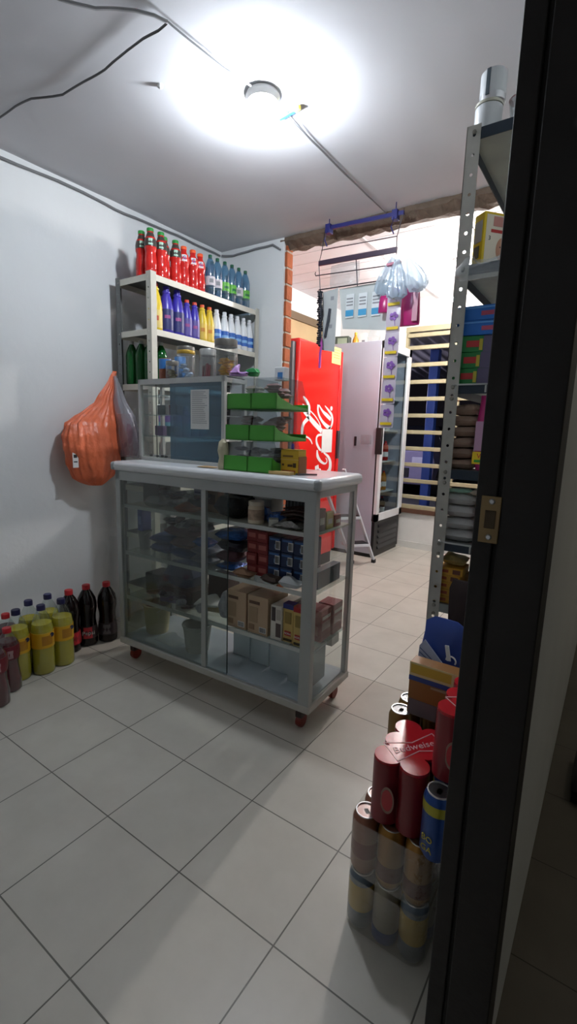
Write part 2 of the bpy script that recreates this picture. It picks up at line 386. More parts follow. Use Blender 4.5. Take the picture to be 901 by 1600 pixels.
# ------------------------------------------------------------------ cables
cab = mat('grey_cable', '77787a', .6); cabd = mat('dark_cable', '5c5c5e', .6)
def cable(pts, r, label, m=cab, name='ceiling_cable', wig=.006):
    P = [Vector(p) for p in pts]; Q = []
    for a, b in zip(P, P[1:]):
        for k in range(6): Q.append(a.lerp(b, k / 6))
    Q.append(P[-1]); Q = [q + noise.noise_vector(q * 7) * Vector((wig, wig, wig * .3)).length * .6 if 0 < i < len(Q) - 1 else q for i, q in enumerate(Q)]
    return tag(G().tube(Q, r, 6).build(name, m), label, 'cable')
zc = CE - .012
cable([at(x, y, 2, zc) for x, y in ((-60, 225), (0, 185), (25, 168), (50, 155), (98, 147), (125, 132), (165, 108), (200, 78), (225, 60), (248, 47), (262, 34))], .004, 'wavy grey cable stapled across the ceiling from the left edge', cabd)
cable([at(x, y, 2, zc) for x, y in ((262, 34), (300, 66), (345, 102), (392, 134))], .003, 'thin straight cable on the ceiling ending at the round lamp', cab, wig=.002)
cable([at(x, y, 2, zc) for x, y in ((262, 34), (240, 24), (212, 18), (150, 14), (80, -8))], .005, 'loose cable end on the ceiling at the top left', mat('pale_cable', 'a3a4a6', .7))
cable([at(x, y, 2, zc) for x, y in ((440, 165), (480, 212), (530, 262), (575, 306), (606, 336))], .003, 'cable on the ceiling from the lamp to the wire rack', cab, wig=.002)
cable([at(x, y, 2, zc) for x, y in ((446, 178), (488, 222), (536, 270), (580, 312))], .002, 'thinner second cable beside the one leading to the rack', cab, wig=.002)
cable([(XL + .012, y, CE - .02 - dz) for y, dz in ((.2, .03), (.8, .02), (1.1, .03), (1.5, .01), (1.9, .02), (2.3, .008), (2.7, .012))], .0065, 'grey cable along the top of the left wall', cab)
cable([(XL + .02, YB - .02, CE - .03), (-2.4, YB - .012, CE - .045), (-2.2, YB - .01, CE - .035), (-2.05, YB - .01, CE - .035), (-1.99, YB - .008, CE - .075)], .0065, 'short grey cable across the top of the back wall beside the bricks', cab)
p = at(455, 176, 2, zc)
tag(G().bar(at(437, 186, 2, zc), at(461, 172, 2, zc), .012, .012).bar(at(461, 172, 2, zc), at(468, 167, 2, zc), .013, .013, 1).build('cable_clip', [mat('blue_tape', '2b55a8', .4), mat('yellow_tip', 'd8c44a', .4)]), 'small blue clip with yellow end on the cable beside the ceiling lamp', 'clip')
p = at(250, 133, 2, CE); tag(G().lathe([(.012, 0), (.01, -.008), (.004, -.012)], p, 10).build('ceiling_plug', WHITE), 'tiny white plug stuck in the bare ceiling left of the lamp', 'plug')
# ------------------------------------------------------------------ slotted-angle shelving
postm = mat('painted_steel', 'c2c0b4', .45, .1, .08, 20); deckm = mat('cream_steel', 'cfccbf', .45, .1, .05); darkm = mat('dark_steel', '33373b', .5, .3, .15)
def slotted_post(x, y, z0, z1, sx, sy, m, parent, w=.038, step=.055, bolts=()):
    """L angle whose flanges run sx along x and sy along y from the outer corner, punched with round holes"""
    g = G(); th = .002; n = int((z1 - z0) / step); step = (z1 - z0) / n; r = .0052
    g.box(x, y, z0, x + sx * th, y + sy * w, z1)
    for k in range(n):
        za = z0 + k * step; cxx, cz = w * .55, za + step / 2; o_ = []; i_ = []
        for q in range(8):
            an = math.pi / 4 * q; c_, s_ = math.cos(an), math.sin(an); mxx = max(abs(c_), abs(s_)); o_.append((0 if c_ / mxx < -.9 else (w if c_ / mxx > .9 else cxx), za if s_ / mxx < -.9 else (za + step if s_ / mxx > .9 else cz))); i_.append((cxx + r * c_, cz + r * s_))
        vs = [(x + sx * a, y + d, b) for d in (0, sy * th) for a, b in o_ + i_]
        fs = []
        for q in range(8):
            p = (q + 1) % 8; fs += [(q, p, 8 + p, 8 + q), (16 + q, 24 + q, 24 + p, 16 + p), (8 + q, 8 + p, 24 + p, 24 + q)]
        g.add(vs, fs)
    t = g.build('post', m, parent, smooth=False)
    for z in bolts: G().lathe([(.007, 0), (.006, -.004), (.0, -.0045)], (x + sx * w * .55, y, z), 8, ax=1).build('bolt', mat('bolt_metal', '8a8880', .35, .8), t)
    return t
t = thing('steel_shelf', 'cream slotted steel shelf unit in the corner full of bottles', 'shelf', (0, 0, 0))
X0, X1, Y0, Y1 = -2.45, -2.15, 1.78, 2.71
for x, sx in ((X0, 1), (X1, -1)):
    for y, sy in ((Y0, 1), (Y1, -1)): slotted_post(x, y, 0, 2.035, sx, sy, postm if x == X1 else mat('grey_steel', '6d6f6e', .5, .2), t)
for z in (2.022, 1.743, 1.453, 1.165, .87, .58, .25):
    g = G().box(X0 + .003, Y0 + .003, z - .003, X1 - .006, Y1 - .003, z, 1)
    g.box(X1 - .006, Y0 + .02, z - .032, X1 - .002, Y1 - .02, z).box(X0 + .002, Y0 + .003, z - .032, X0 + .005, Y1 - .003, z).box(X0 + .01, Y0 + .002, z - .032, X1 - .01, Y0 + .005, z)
    g.build('deck', [deckm, mat('shade_toned_deck_steel', '5e605e', .5, .2)], t, smooth=False)  # deck plate coloured darker to hold the shadow between the shelves
# near right shelf
t = thing('slotted_shelf', 'tall slotted grey steel shelf against the right wall near the door', 'shelf', (0, 0, 0))
RX0, RX1, RY0, RY1 = -.5, -.17, 1.635, 2.62
rp = mat('grey_post_steel', 'a9a79f', .45, .25, .1, 25); rd = mat('navy_steel', '24303c', .45, .3, .15); rdl = mat('worn_steel', '8d938f', .5, .2, .2, 8)
for y, sy in ((RY0, 1), (RY1, -1)):
    slotted_post(RX0, y, 0, 2.15, 1, sy, rp, t, w=.042, bolts=[q - .01 for q in (2.14, 1.752, 1.387, 1.35, 1.106, 1.07, .855, .82, .63, .6)] if y == RY0 else ()); slotted_post(RX1, y, 0, 2.15, -1, sy, rp, t)
RZ = (2.14, 1.752, 1.387, 1.106, .855, .63, .18)
for k, z in enumerate(RZ):
    g = G().box(RX0 + .003, RY0 + .003, z - .003, RX1 - .003, RY1 - .003, z, 1)
    for q in ((RX0 + .012, RY0 + .002, RX1 - .01, RY0 + .005), (RX0 + .002, RY0 + .01, RX0 + .005, RY1 - .01)): g.box(q[0], q[1], z - .032, q[2], q[3], z, 0)
    g.build('deck', [rdl if k == 5 else rd, rdl], t, smooth=False)
for k, z in ((2, 1.387), (4, .855)):
    g = G()
    for j in range(3): g.box(RX0 + .03 + j * .095, RY0 - .002, z - .028, RX0 + .035 + j * .095, RY0 + .001, z - .002)
    g.box(RX0 + .02, RY0 - .002, z - .005, RX1, RY0 + .001, z)
    g.build('price_rail', mat('pale_rail', 'a6a8a4', .5), t, smooth=False)
# ------------------------------------------------------------------ bottles
def bottle_mesh(name, label, cat, group, body, H_, R, capm, liquid=None, fill=.8, lab=None, shape='soda', sub=None, clearm=None, text_=None):
    t = thing(name, label, cat, (0, 0, 0), 0, group)
    sh = {'soda': [(.78, 0), (.95, .012), (1, .04), (1, .40), (.97, .44), (1, .48), (1, .66), (.9, .74), (.62, .85), (.36, .92), (.34, .955)],
          'waist': [(.8, 0), (.98, .015), (1, .06), (1, .22), (.93, .30), (.86, .42), (.88, .5), (1, .6), (1.0, .68), (.9, .78), (.6, .87), (.38, .92), (.36, .955)],
          'sport': [(.85, 0), (1, .02), (1, .1), (.93, .13), (1, .16), (1, .3), (.9, .42), (.88, .5), (1, .56), (1, .68), (.85, .78), (.52, .86), (.5, .94)],
          'bleach': [(.92, 0), (1, .02), (1, .5), (.95, .56), (.8, .68), (.62, .78), (.5, .84), (.58, .86), (.56, .89), (.42, .91), (.4, .94)]}[shape]
    prof = [(r * R, z * H_) for r, z in sh]
    def rad(z):
        for (r0, z0), (r1, z1) in zip(prof, prof[1:]):
            if z0 <= z <= z1: return r0 + (r1 - r0) * (z - z0) / max(1e-6, z1 - z0)
        return prof[-1][0]
    G().lathe(prof, seg=18).build('body', clearm or body, t)
    if liquid:
        q = [(r * .96, max(z, .003)) for r, z in prof if z < fill * H_]; q.append((rad(fill * H_) * .96, fill * H_))
        G().lathe(q, seg=18).build('drink', liquid, t)
    cr = prof[-1][0] * 1.12
    G().lathe([(cr, .925 * H_), (cr, .99 * H_), (cr * .9, H_)], seg=14).build('cap', capm, t)
    if lab:
        z0, z1, lm = lab; zz = [z0 + (z1 - z0) * k / 4 for k in range(5)]
        lb = G().lathe([(0, z0 * H_)] + [(rad(z * H_) * 1.012 + .0004, z * H_) for z in zz] + [(0, z1 * H_)], seg=18).build('label', lm, t)
        if sub:
            c = G(); ang0, ang1, a, b, sm = sub; n = 6
            for i in range(n + 1):
                th = ang0 + (ang1 - ang0) * i / n
                for z in (a, b): rr = rad(z * H_) * 1.012 + .0012; c.v.append((rr * math.cos(th), rr * math.sin(th), z * H_))
            for i in range(n): c.f.append((2 * i, 2 * i + 2, 2 * i + 3, 2 * i + 1)); c.m.append(0)
            c.build('print', sm, lb)
        if text_:
            z = text_[2] * H_; th = text_[4]; rr = rad(z) * 1.012 + .0016
            text(text_[0], text_[1], text_[3], lb, (rr * math.cos(th), rr * math.sin(th), z), (H, 0, th + H), ext=.0003)
    return t
VIEW = -.6   # angle that faces the viewer from the left of the room
pet = clear('pet_plastic', 'eef4f2', .05, .05, .03)
redd = mat('red_drink', 'd82f2a', .1, 0, .08, 20, trans=.22)
used = {}
def put(proto, key, loc, rz, label):
    if key not in used: used[key] = 1; o = proto; o.location = loc; o.rotation_euler = (0, 0, rz)
    else: o = dup(proto, loc, rz)
    o['label'] = label; return o
def relax(L, x0, x1, y0, y1, it=60):
    """nudge round things [x, y, r] apart until none overlap, inside a rectangle"""
    for _ in range(it):
        for i in range(len(L)):
            for j in range(i):
                a, b = L[i], L[j]; dx, dy = a[0] - b[0], a[1] - b[1]; d = math.hypot(dx, dy) or 1e-3; q = a[2] + b[2] + .001 - d
                if q > 0: a[0] += dx / d * q * .5; a[1] += dy / d * q * .5; b[0] -= dx / d * q * .5; b[1] -= dy / d * q * .5
        for a in L: a[0] = min(max(a[0], x0), x1); a[1] = min(max(a[1], y0), y1)
    return L
# red drinks with green caps, red drinks with orange caps, on the top deck
g1 = 'red sports drinks on the corner shelf top'
A = bottle_mesh('sports_drink_bottle', 'x', 'bottle', g1, redd, .235, .033, mat('green_cap', '2b8a3c', .4), None, lab=(.6, .9, mat('dark_green_label', '3a3530', .4)), shape='sport', sub=(VIEW - .4, VIEW + .3, .62, .76, mat('mint_print', 'a9cdb8', .5)))
B = bottle_mesh('sports_drink_bottle', 'x', 'bottle', g1, redd, .225, .032, mat('orange_cap', 'e2582a', .4), None, lab=(.6, .8, mat('red_label', 'd23028', .5)), shape='sport', sub=(VIEW - .5, VIEW + .5, .62, .78, PAPER), text_=('G', .03, .7, BLU, VIEW))
zt = 2.0222
rp_ = [((216.7, 366), 'A', 'first at the near end'), ((230, 361), 'A', 'second from the near end'), ((247, 368), 'A', 'third from the near end'), ((258, 376), 'A', 'fourth, slimmer looking'), ((272, 382), 'A', 'fifth, just before the orange caps'), ((242.5, 384), 'A', 'back row, lower cap behind the third'),
       ((288, 389), 'B', 'beside the green-capped ones'), ((300, 394), 'B', 'middle one'), ((314, 400), 'B', 'beside the blue water bottles')]
wp_ = [((331, 414), 'C', 'beside the red drinks'), ((341, 410), 'D', 'second one in, pale label'), ((348, 405), 'D', 'tallest looking, pale label'), ((359, 411), 'C', 'green label, right of the tallest'), ((369, 416), 'C', 'fifth along, green label'), ((380, 421), 'D', 'pale label near the far end'), ((393, 424), 'C', 'last at the far end'), ((323, 419), 'C', 'back row, peeping out by the red drinks'), ((387, 426), 'C', 'back row, behind the last two')]
blue_t = clear('blue_bottle', '9cc4dc', .06, .06, .16, '86aec8')
PR = {'A': A, 'B': B}
PR['C'] = bottle_mesh('water_bottle', 'x', 'bottle', 'blue water bottles on the corner shelf top', blue_t, .235, .031, mat('dark_green_cap', '15563c', .4), None, lab=(.24, .46, mat('lime_label', '5fae3c', .5)), shape='soda', sub=(VIEW - .3, VIEW + .8, .3, .36, mat('dark_green_print', '1d6a3c', .5)))
PR['D'] = bottle_mesh('water_bottle', 'x', 'bottle', 'blue water bottles on the corner shelf top', blue_t, .235, .031, MATS['dark_green_cap'], None, lab=(.24, .46, mat('pale_pink_label', 'c9c4ca', .5)), shape='soda', sub=(VIEW - .6, VIEW + .2, .3, .4, GREYP))
BL = []
for (px, py), k, lb in rp_ + wp_:
    p = at(px, py, 2, zt + .215); BL.append([-2.37 if 'back' in lb else min(max(p.x, -2.40), -2.19), p.y, .033])
BL[5][1] = 2.0; BL[-2][1] = 2.42; BL[-1][1] = 2.62
relax(BL, -2.41, -2.188, 1.82, 2.672)
for (q, k, lb), (x, y, _) in zip(rp_ + wp_, BL):
    put(PR[k], 'top' + k, (x, y, zt), random.random() * .4 if k in 'CD' else 0, {'A': 'red drink bottle with green cap on shelf top, ', 'B': 'red drink bottle with orange cap on shelf top, ', 'C': 'blue water bottle with dark green cap, ', 'D': 'blue water bottle with dark green cap, '}[k] + lb)
# cleaners on the second deck
z2 = 1.7432
cleaners = {
 'yellow_big': bottle_mesh('bleach_bottle', 'x', 'bottle', 'cleaner bottles on the second shelf', mat('yellow_hdpe', 'd9bb2e', .35), .25, .04, mat('red_cap', 'c8402c', .4), lab=(.05, .42, mat('cream_label', 'd8c070', .5)), shape='bleach', sub=(VIEW - .5, VIEW + .4, .2, .3, mat('rust_print', 'b8502c', .5))),
 'purple_big': bottle_mesh('bleach_bottle', 'x', 'bottle', 'cleaner bottles on the second shelf', mat('violet_hdpe', '3f35a4', .3), .25, .04, MATS['violet_hdpe'], lab=(.06, .5, mat('navy_label', '252a66', .45)), shape='bleach', sub=(VIEW - .35, VIEW + .45, .3, .37, mat('pink_print', '9c4a86', .5))),
 'purple': bottle_mesh('bleach_bottle', 'x', 'bottle', 'cleaner bottles on the second shelf', MATS['violet_hdpe'], .215, .031, MATS['red_cap'], lab=(.06, .5, mat('violet_label', '5b4f96', .45)), shape='bleach', sub=(VIEW - .4, VIEW + .4, .28, .36, MATS['pink_print'])),
 'yellow': bottle_mesh('bleach_bottle', 'x', 'bottle', 'cleaner bottles on the second shelf', MATS['yellow_hdpe'], .215, .031, mat('orange_red_cap', 'd4552c', .4), lab=(.06, .48, mat('yellow_label', 'dcb94a', .45)), shape='bleach', sub=(VIEW - .4, VIEW + .4, .26, .36, mat('orange_print', 'c8822c', .5))),
 'white': bottle_mesh('bleach_bottle', 'x', 'bottle', 'cleaner bottles on the second shelf', mat('white_hdpe', 'dfe3e6', .35), .215, .031, MATS['white_hdpe'], lab=(.14, .44, mat('blue_label', '2c62b4', .45)), shape='bleach', sub=(VIEW - .8, VIEW + .8, .24, .32, mat('light_blue_print', '7fb0dc', .5)))}
row = ((244, 440, 'yellow_big', 'big yellow cleaner bottle at the near end, half behind the white post'), (257, 449, 'purple_big', 'big violet cleaner bottle beside the yellow one at the near end'), (276, 454, 'purple_big', 'big violet cleaner bottle, second of the two big violet ones'),
 (294, 470, 'purple', 'small violet cleaner bottle with red cap right of the big violet ones'), (304, 475, 'purple', 'small violet cleaner bottle beside the small yellow bottles'), (313.5, 479, 'yellow', 'small yellow cleaner bottle beside the violet ones'), (326, 482, 'yellow', 'small yellow cleaner bottle beside the white ones'),
 (338, 485, 'white', 'white cleaner bottle with blue label beside the yellow ones'), (350.5, 488, 'white', 'white cleaner bottle with blue label, second of the whites'), (363, 492, 'white', 'white cleaner bottle, third of the whites above the glass jar'), (373, 495, 'white', 'white cleaner bottle, fourth of the whites'), (379, 499, 'white', 'white cleaner bottle, back row, peeping between the fourth and the sixth'), (388.5, 498, 'white', 'white cleaner bottle with whole blue label near the far post'), (397, 501, 'white', 'white cleaner bottle, last, touching the far post'))
BL = []
for px, py, k, lb in row:
    p = at(px, py, 0, -2.2 if 'back row' not in lb else -2.3); BL.append([p.x, p.y, .04 if 'big' in k else .031])
relax(BL, -2.33, -2.195, 1.835, 2.665)
for (px, py, k, lb), (x, y, _) in zip(row, BL): put(cleaners[k], k, (x, y, z2), 0, lb)
# green bottles on the third deck, seen through the open end
gg = mat('green_bottle', '17602a', .06, 0, .1, 20, trans=.3)
A = bottle_mesh('green_soda_bottle', 'x', 'bottle', 'green soda bottles on the third shelf', gg, .245, .034, mat('grey_white_cap', 'a9aca8', .4), shape='soda')
for i, (x, y) in enumerate(((-2.385, 1.83), (-2.315, 1.84), (-2.25, 1.85), (-2.385, 1.92), (-2.315, 1.92), (-2.25, 1.93), (-2.35, 2.01))):
    put(A, 'gs', (x, y, 1.4532), 0, 'dark green soda bottle with white cap, ' + ('front row nearest the wall', 'front row middle', 'front row beside the steel post', 'second row nearest the wall', 'second row middle', 'second row beside the steel post', 'third row at the back')[i])
# things dimly seen on the lower decks
A = bottle_mesh('detergent_bottle', 'x', 'bottle', 'bottles low on the corner shelf', mat('dull_violet', '6a4f8c', .4), .18, .03, PAPER, lab=(.1, .45, mat('teal_label', '5c8f9a', .5)), shape='bleach')
for i in range(6): put(A, 'dt', (-2.22, 1.88 + .07 * i, 1.1652), 0, 'violet detergent bottle behind the glass case, ' + ('first', 'second', 'third', 'fourth', 'fifth', 'sixth')[i] + ' from the near post')
# floor bottles
yd = mat('yellow_drink', 'cbb81c', .1, 0, .05, 10, trans=.15)
A = bottle_mesh('yellow_soda_bottle', 'x', 'bottle', 'yellow soda bottles on the floor', pet, .347, .052, mat('navy_cap', '1d1c48', .4), yd, .74, lab=(.4, .62, mat('amber_label', 'd9a61c', .4)), shape='soda', sub=(VIEW - .1, VIEW + .9, .44, .58, mat('brown_amber_print', 'b07a1c', .5)), clearm=pet)
G().lathe([(.011, 0), (.011, .001)], (.0535 * math.cos(.25), .0535 * math.sin(.25), .2), 12, ax=0).build('print', mat('navy_print', '1a2048', .5), [k for k in kids(A) if k.name.startswith('label')][0])
FB = [at(px, py, 2, .335) for px, py in ((26, 955), (60, 948), (90, 939), (52, 939), (79, 932), (106, 924), (130, 918), (156, 913))] + [at(13.5, 981, 2, .29), at(-9, 1003, 2, .29), at(19, 962, 2, .29)]
FL = relax([[p.x, p.y, .053 if i < 8 else .048] for i, p in enumerate(FB)], -2.458, -2.1, .8, 1.8)
for (x, y, _), lb in zip(FL[:5], ('front row, left one half behind the red bottle', 'front row, middle one', 'front row, right one beside the colas', 'back row, left one', 'back row, right one by the wall')):
    put(A, 'ys', (x, y, 0), .15, 'yellow soda bottle with navy cap, ' + lb)
cola = mat('cola', '120707', .08, 0, .05)
A = bottle_mesh('cola_bottle', 'x', 'bottle', 'cola bottles on the floor', cola, .345, .052, mat('bright_red_cap', 'b8202a', .4), lab=(.13, .33, mat('black_red_label', '8e1a22', .4)), shape='waist', sub=(VIEW - .3, VIEW + 1.0, .14, .32, mat('cola_red', 'c42430', .4)))
B = bottle_mesh('cola_bottle', 'x', 'bottle', 'cola bottles on the floor', cola, .345, .052, MATS['bright_red_cap'], lab=(.13, .33, mat('charcoal_label', '33282c', .4)), shape='waist', sub=(VIEW - .4, VIEW + .5, .14, .32, mat('cola_red2', 'c4303c', .4)), text_=('Pepsi', .032, .23, PAPER, VIEW + .1))
C_ = bottle_mesh('cola_bottle', 'x', 'bottle', 'cola bottles on the floor', cola, .345, .052, MATS['bright_red_cap'], lab=(.13, .33, MATS['charcoal_label']), shape='waist', sub=(VIEW - .5, VIEW + .3, .15, .31, mat('grey_back_label', '6b6668', .5)))
put(A, 'c1', (*FL[5][:2], 0), 0, 'big cola bottle with red cap and red label, beside the yellow sodas')
put(B, 'c2', (*FL[6][:2], 0), 0, 'big cola bottle with red cap, middle one of the three by the wall')
put(C_, 'c3', (*FL[7][:2], 0), 0, 'big cola bottle with grey back label, nearest the display counter')
maroon = mat('maroon_drink', '5e0f1c', .1, 0, .05, trans=.1)
A = bottle_mesh('red_soda_bottle', 'x', 'bottle', 'red soda bottles on the floor', pet, .30, .047, MATS['bright_red_cap'], maroon, .8, lab=(.52, .74, mat('maroon_label', '6e1c26', .4)), shape='waist', sub=(VIEW + .1, VIEW + .6, .55, .68, mat('pale_print', 'a88c8c', .5)), clearm=pet)
put(A, 'r1', (*FL[8][:2], 0), 0, 'dark red soda bottle standing whole in front of the yellow sodas')
put(A, 'r1', (*FL[9][:2], 0), 0, 'dark red soda bottle cut off by the left picture edge')
put(A, 'r1', (*FL[10][:2], 0), 0, 'dark red soda bottle at the back, mostly its cap showing')
# ------------------------------------------------------------------ display counter
TH = math.radians(2.38); CL, CD, CZ0, CZ1 = 1.136, .365, .10, 1.048
ORG = Vector((-2.028, 1.439, 0)); CR = Matrix.Rotation(TH, 3, 'Z')
def cw(x, y, z): return ORG + CR @ Vector((x, y, z))
ct = thing('display_counter', 'aluminium and glass display counter on casters with a white top', 'display counter', ORG, TH)
P_ = .032
struts = G().box(0, 0, CZ0 + .03, P_, P_ * .8, 1.0).box(CL - .05, -.002, CZ0 + .03, CL, .03, 1.0).box(0, CD - P_, CZ0 + .03, P_, CD, 1.0).box(CL - P_ * .7, CD - P_, CZ0 + .03, CL, CD, 1.0)
struts.box(0, 0, .955, CL, .022, 1.0).box(0, CD - .022, .97, CL, CD, 1.0).box(0, 0, .965, .022, CD, 1.0).box(CL - .022, 0, .972, CL, CD, 1.0)
struts.build('frame', ALU, ct, bevel=.002, smooth=False)
G().box(0, -.004, CZ0, CL + .004, CD + .004, CZ0 + .032).build('base_frame', mat('pale_aluminium', 'b6b5ae', .4, .3, .08, 25), ct, bevel=.004)
G().box(.02, .012, CZ0 + .032, CL - .015, CD - .012, CZ0 + .04).build('base_board', mat('blue_white_board', 'a9b4bc', .5, var=.15, scale=6), ct)
g = G(); g.box(-.016, -.016, 1.0, CL + .02, CD + .016, 1.047)
g.build('counter_top', mat('white_laminate', 'd6d8da', .25, var=.03), ct, bevel=.018)
for x in (-.016, CL - .01):
    G().box(x, -.018, 1.003, x + .03, .01, 1.044).build('corner_cap', mat('grey_cap', '9a9d9e', .4), ct, bevel=.01)
G().box(.575 - .013, .004, CZ0 + .032, .575 + .013, .02, .957).build('divider', ALU, ct, bevel=.001)
G().box(P_, .006, CZ0 + .03, .562, .009, .957).build('left_glass', DUSTY, ct)
G().box(.588, .006, CZ0 + .03, .709, .009, .957).build('right_glass', GLASS, ct)
G().box(.705, .012, CZ0 + .03, .709, .015, .957).build('glass_edge', mat('dark_glass_edge', '2f3a3a', .2), ct)
G().box(CL - .006, .03, CZ0 + .03, CL - .003, CD - P_, .97).build('side_glass', GLASS, ct)
G().box(.003, .03, CZ0 + .03, .006, CD - P_, .97).build('side_glass', GLASS, ct)
SZ = (.83, .589, .352)
for z in SZ:
    sh = G().box(.012, .03, z - .006, CL - .012, CD - .03, z).build('shelf', mat('pale_shelf_board', 'b9b8a8', .5) if z > .8 else clear('shelf_glass', 'e6eceb', .03, .05, .06, 'c2c4bc'), ct)
    G().box(.012, .024, z - .014, CL - .03, .03, z + .003).build('edge_trim', mat('pale_trim', 'bcbfbc', .4, .2), sh)
for x, y in ((.05, .05), (CL - .06, .045), (.05, CD - .05), (CL - .05, CD - .05)):
    cs = G().box(x - .015, y - .018, .05, x + .015, y + .018, .1).build('caster', mat('caster_fork', '3c2a26', .5), ct, bevel=.002)
    G().lathe([(.012, -.012), (.028, -.012), (.03, 0), (.028, .012), (.012, .012)], (x, y + .006, .031), 18, ax=0).build('wheel', mat('red_wheel', '7c2418', .45), cs)
# generic cartons
def carton(name, label, cat, c, sx, sy, sz, col, rz=0, group=None, panels=(), words=(), rough=.5, bev=.0025, top=None):
    """c = bottom centre. panels: (part name, face, u0, v0, u1, v1, colour) in 0..1 of the face; face f(-y) r(+x) t(top) l(-x)"""
    m0 = col if not isinstance(col, str) else mat('card_' + col, col, rough)
    t = thing(name, label, cat, c, rz, group)
    G().box(-sx / 2, -sy / 2, 0, sx / 2, sy / 2, sz).build('box_body', m0, t, bevel=bev)
    def P(face, u, v, e=.0008):
        return {'f': (-sx / 2 + u * sx, -sy / 2 - e, v * sz), 'r': (sx / 2 + e, -sy / 2 + u * sy, v * sz), 't': (-sx / 2 + u * sx, -sy / 2 + v * sy, sz + e), 'l': (-sx / 2 - e, sy / 2 - u * sy, v * sz)}[face]
    for q_, (nm, f, u0, v0, u1, v1, cc) in enumerate(panels):
        mm = cc if not isinstance(cc, str) else mat('card_' + cc, cc, rough)
        a, b = P(f, u0, v0, .0002), P(f, u1, v1, .0010 + .0004 * q_); G().box(*[min(i, j) for i, j in zip(a, b)], *[max(i, j) for i, j in zip(a, b)]).build(nm, mm, t, smooth=False)
    for s_, f, u, v, size, mm in words:
        text(s_, size, mm, t, P(f, u, v, .0014 + .0004 * len(panels)), {'f': (H, 0, 0), 'r': (H, 0, H), 't': (0, 0, 0), 'l': (H, 0, -H)}[f])
    return t
def barcode(parent, x0, z0, w, h, y, m=INK):
    G().box(x0, y - .0006, z0, x0 + w, y, z0 + h).build('barcode_patch', PAPER, parent, smooth=False)
    g = G(); x = x0 + .08 * w
    while x < x0 + w * .92: a = random.choice((.03, .05, .07)) * w; g.box(x, y - .0012, z0 + .1 * h, min(x + a, x0 + w * .93), y - .0007, z0 + h * .9); x += a + random.choice((.04, .06)) * w
    g.build('barcode', m, parent, smooth=False)
# contents: base level
b0 = CZ0 + .0402
def bucket(name, label, x, y, z, r, h, m, content=None):
    t = thing(name, label, 'bucket', cw(x, y, z)); 
    G().lathe([(0, .003), (r * .8, .003), (r * .8, 0), (r, h - .004), (r * 1.07, h - .004), (r * 1.07, h), (r * .95, h), (r * .78, .006), (0, .006)], seg=24).build('tub', m, t)
    G().tube([(r * math.cos(a), -.3 * r - .5 * r * math.sin(a), h * .98 - r * .5 * math.sin(a)) for a in [k * math.pi / 10 for k in range(11)]], .0018).build('handle', mat('bucket_handle', 'c8c8c0', .5), t)
    if content: G().lathe([(0, h * .5), (r * .86, h * .5), (r * .8, h * .9), (r * .3, h * 1.15), (0, h * 1.1)], seg=14).build('contents', content, t)
    return t
bucket('plastic_tub', 'cream ribbed tub at the bottom left of the counter', .115, .15, b0, .072, .155, mat('cream_plastic', 'b5ad86', .5), mat('brown_stuff', '6a4a30', .8, bump=.6))
bucket('plastic_tub', 'white round tub beside the divider at the bottom of the counter', .44, .11, b0, .07, .135, mat('grey_white_plastic', 'a9aca6', .5))
tag(G().pillow(.16, .1, .02, seed=3, wob=.012).turn(0, cw(.28, .09, b0)).build('crumpled_bag', PLAST), 'crumpled clear bag on the counter floor between the two tubs', 'bag')
# translucent organiser boxes
orgm = clear('frosted_plastic', 'dfe5e7', .05, .2, .3, 'e4eaec')
def organiser(x, y, sx, sy, h, rz, label):
    t = thing('storage_bin', label, 'bin', cw(x, y, b0), TH + rz, 'translucent bins low in the counter')
    G().box(-sx / 2, -sy / 2, 0, sx / 2, sy / 2, .003).box(-sx / 2, -sy / 2, 0, sx / 2, -sy / 2 + .003, h).box(-sx / 2, sy / 2 - .003, 0, sx / 2, sy / 2, h).box(-sx / 2, -sy / 2, 0, -sx / 2 + .003, sy / 2, h).box(sx / 2 - .003, -sy / 2, 0, sx / 2, sy / 2, h).build('tray', orgm, t)
    G().box(-sx / 2 - .004, -sy / 2 - .004, h - .01, sx / 2 + .004, -sy / 2, h).box(-sx / 2 - .004, sy / 2, h - .01, sx / 2 + .004, sy / 2 + .004, h).box(-sx / 2 - .004, -sy / 2, h - .01, -sx / 2, sy / 2, h).box(sx / 2, -sy / 2, h - .01, sx / 2 + .004, sy / 2, h).build('rim', mat('frosted_rim', 'b8bfc2', .4), t)
organiser(.66, .24, .10, .12, .13, 0, 'frosted plastic bin, leftmost of four behind the right pane')
organiser(.775, .225, .105, .12, .15, 0, 'frosted plastic bin, second from the left behind the right pane')
organiser(.895, .215, .105, .12, .155, 0, 'frosted plastic bin, third from the left with a gap beside it')
organiser(1.02, .18, .115, .13, .165, 0, 'frosted plastic bin, rightmost and nearest the glass corner')
o = carton('white_tray', 'white tray box at the right end low in the counter', 'box', cw(1.07, .285, b0 + .145), .07, .07, .045, 'd2d2cc', TH)
tag(G().lathe([(.024, 0), (.026, .01), (.02, .014)], cw(.86, .19, b0 + .157), 18).build('plastic_disc', BLU), 'small round blue disc lying on the frosted bins in the counter', 'disc')
tag(G().pillow(.09, .06, .012, seed=5).turn(.3, cw(.7, .22, b0 + .134)).build('green_packet', mat('dull_green', '55704e', .5)), 'small green packet lying on the leftmost frosted bin', 'packet')
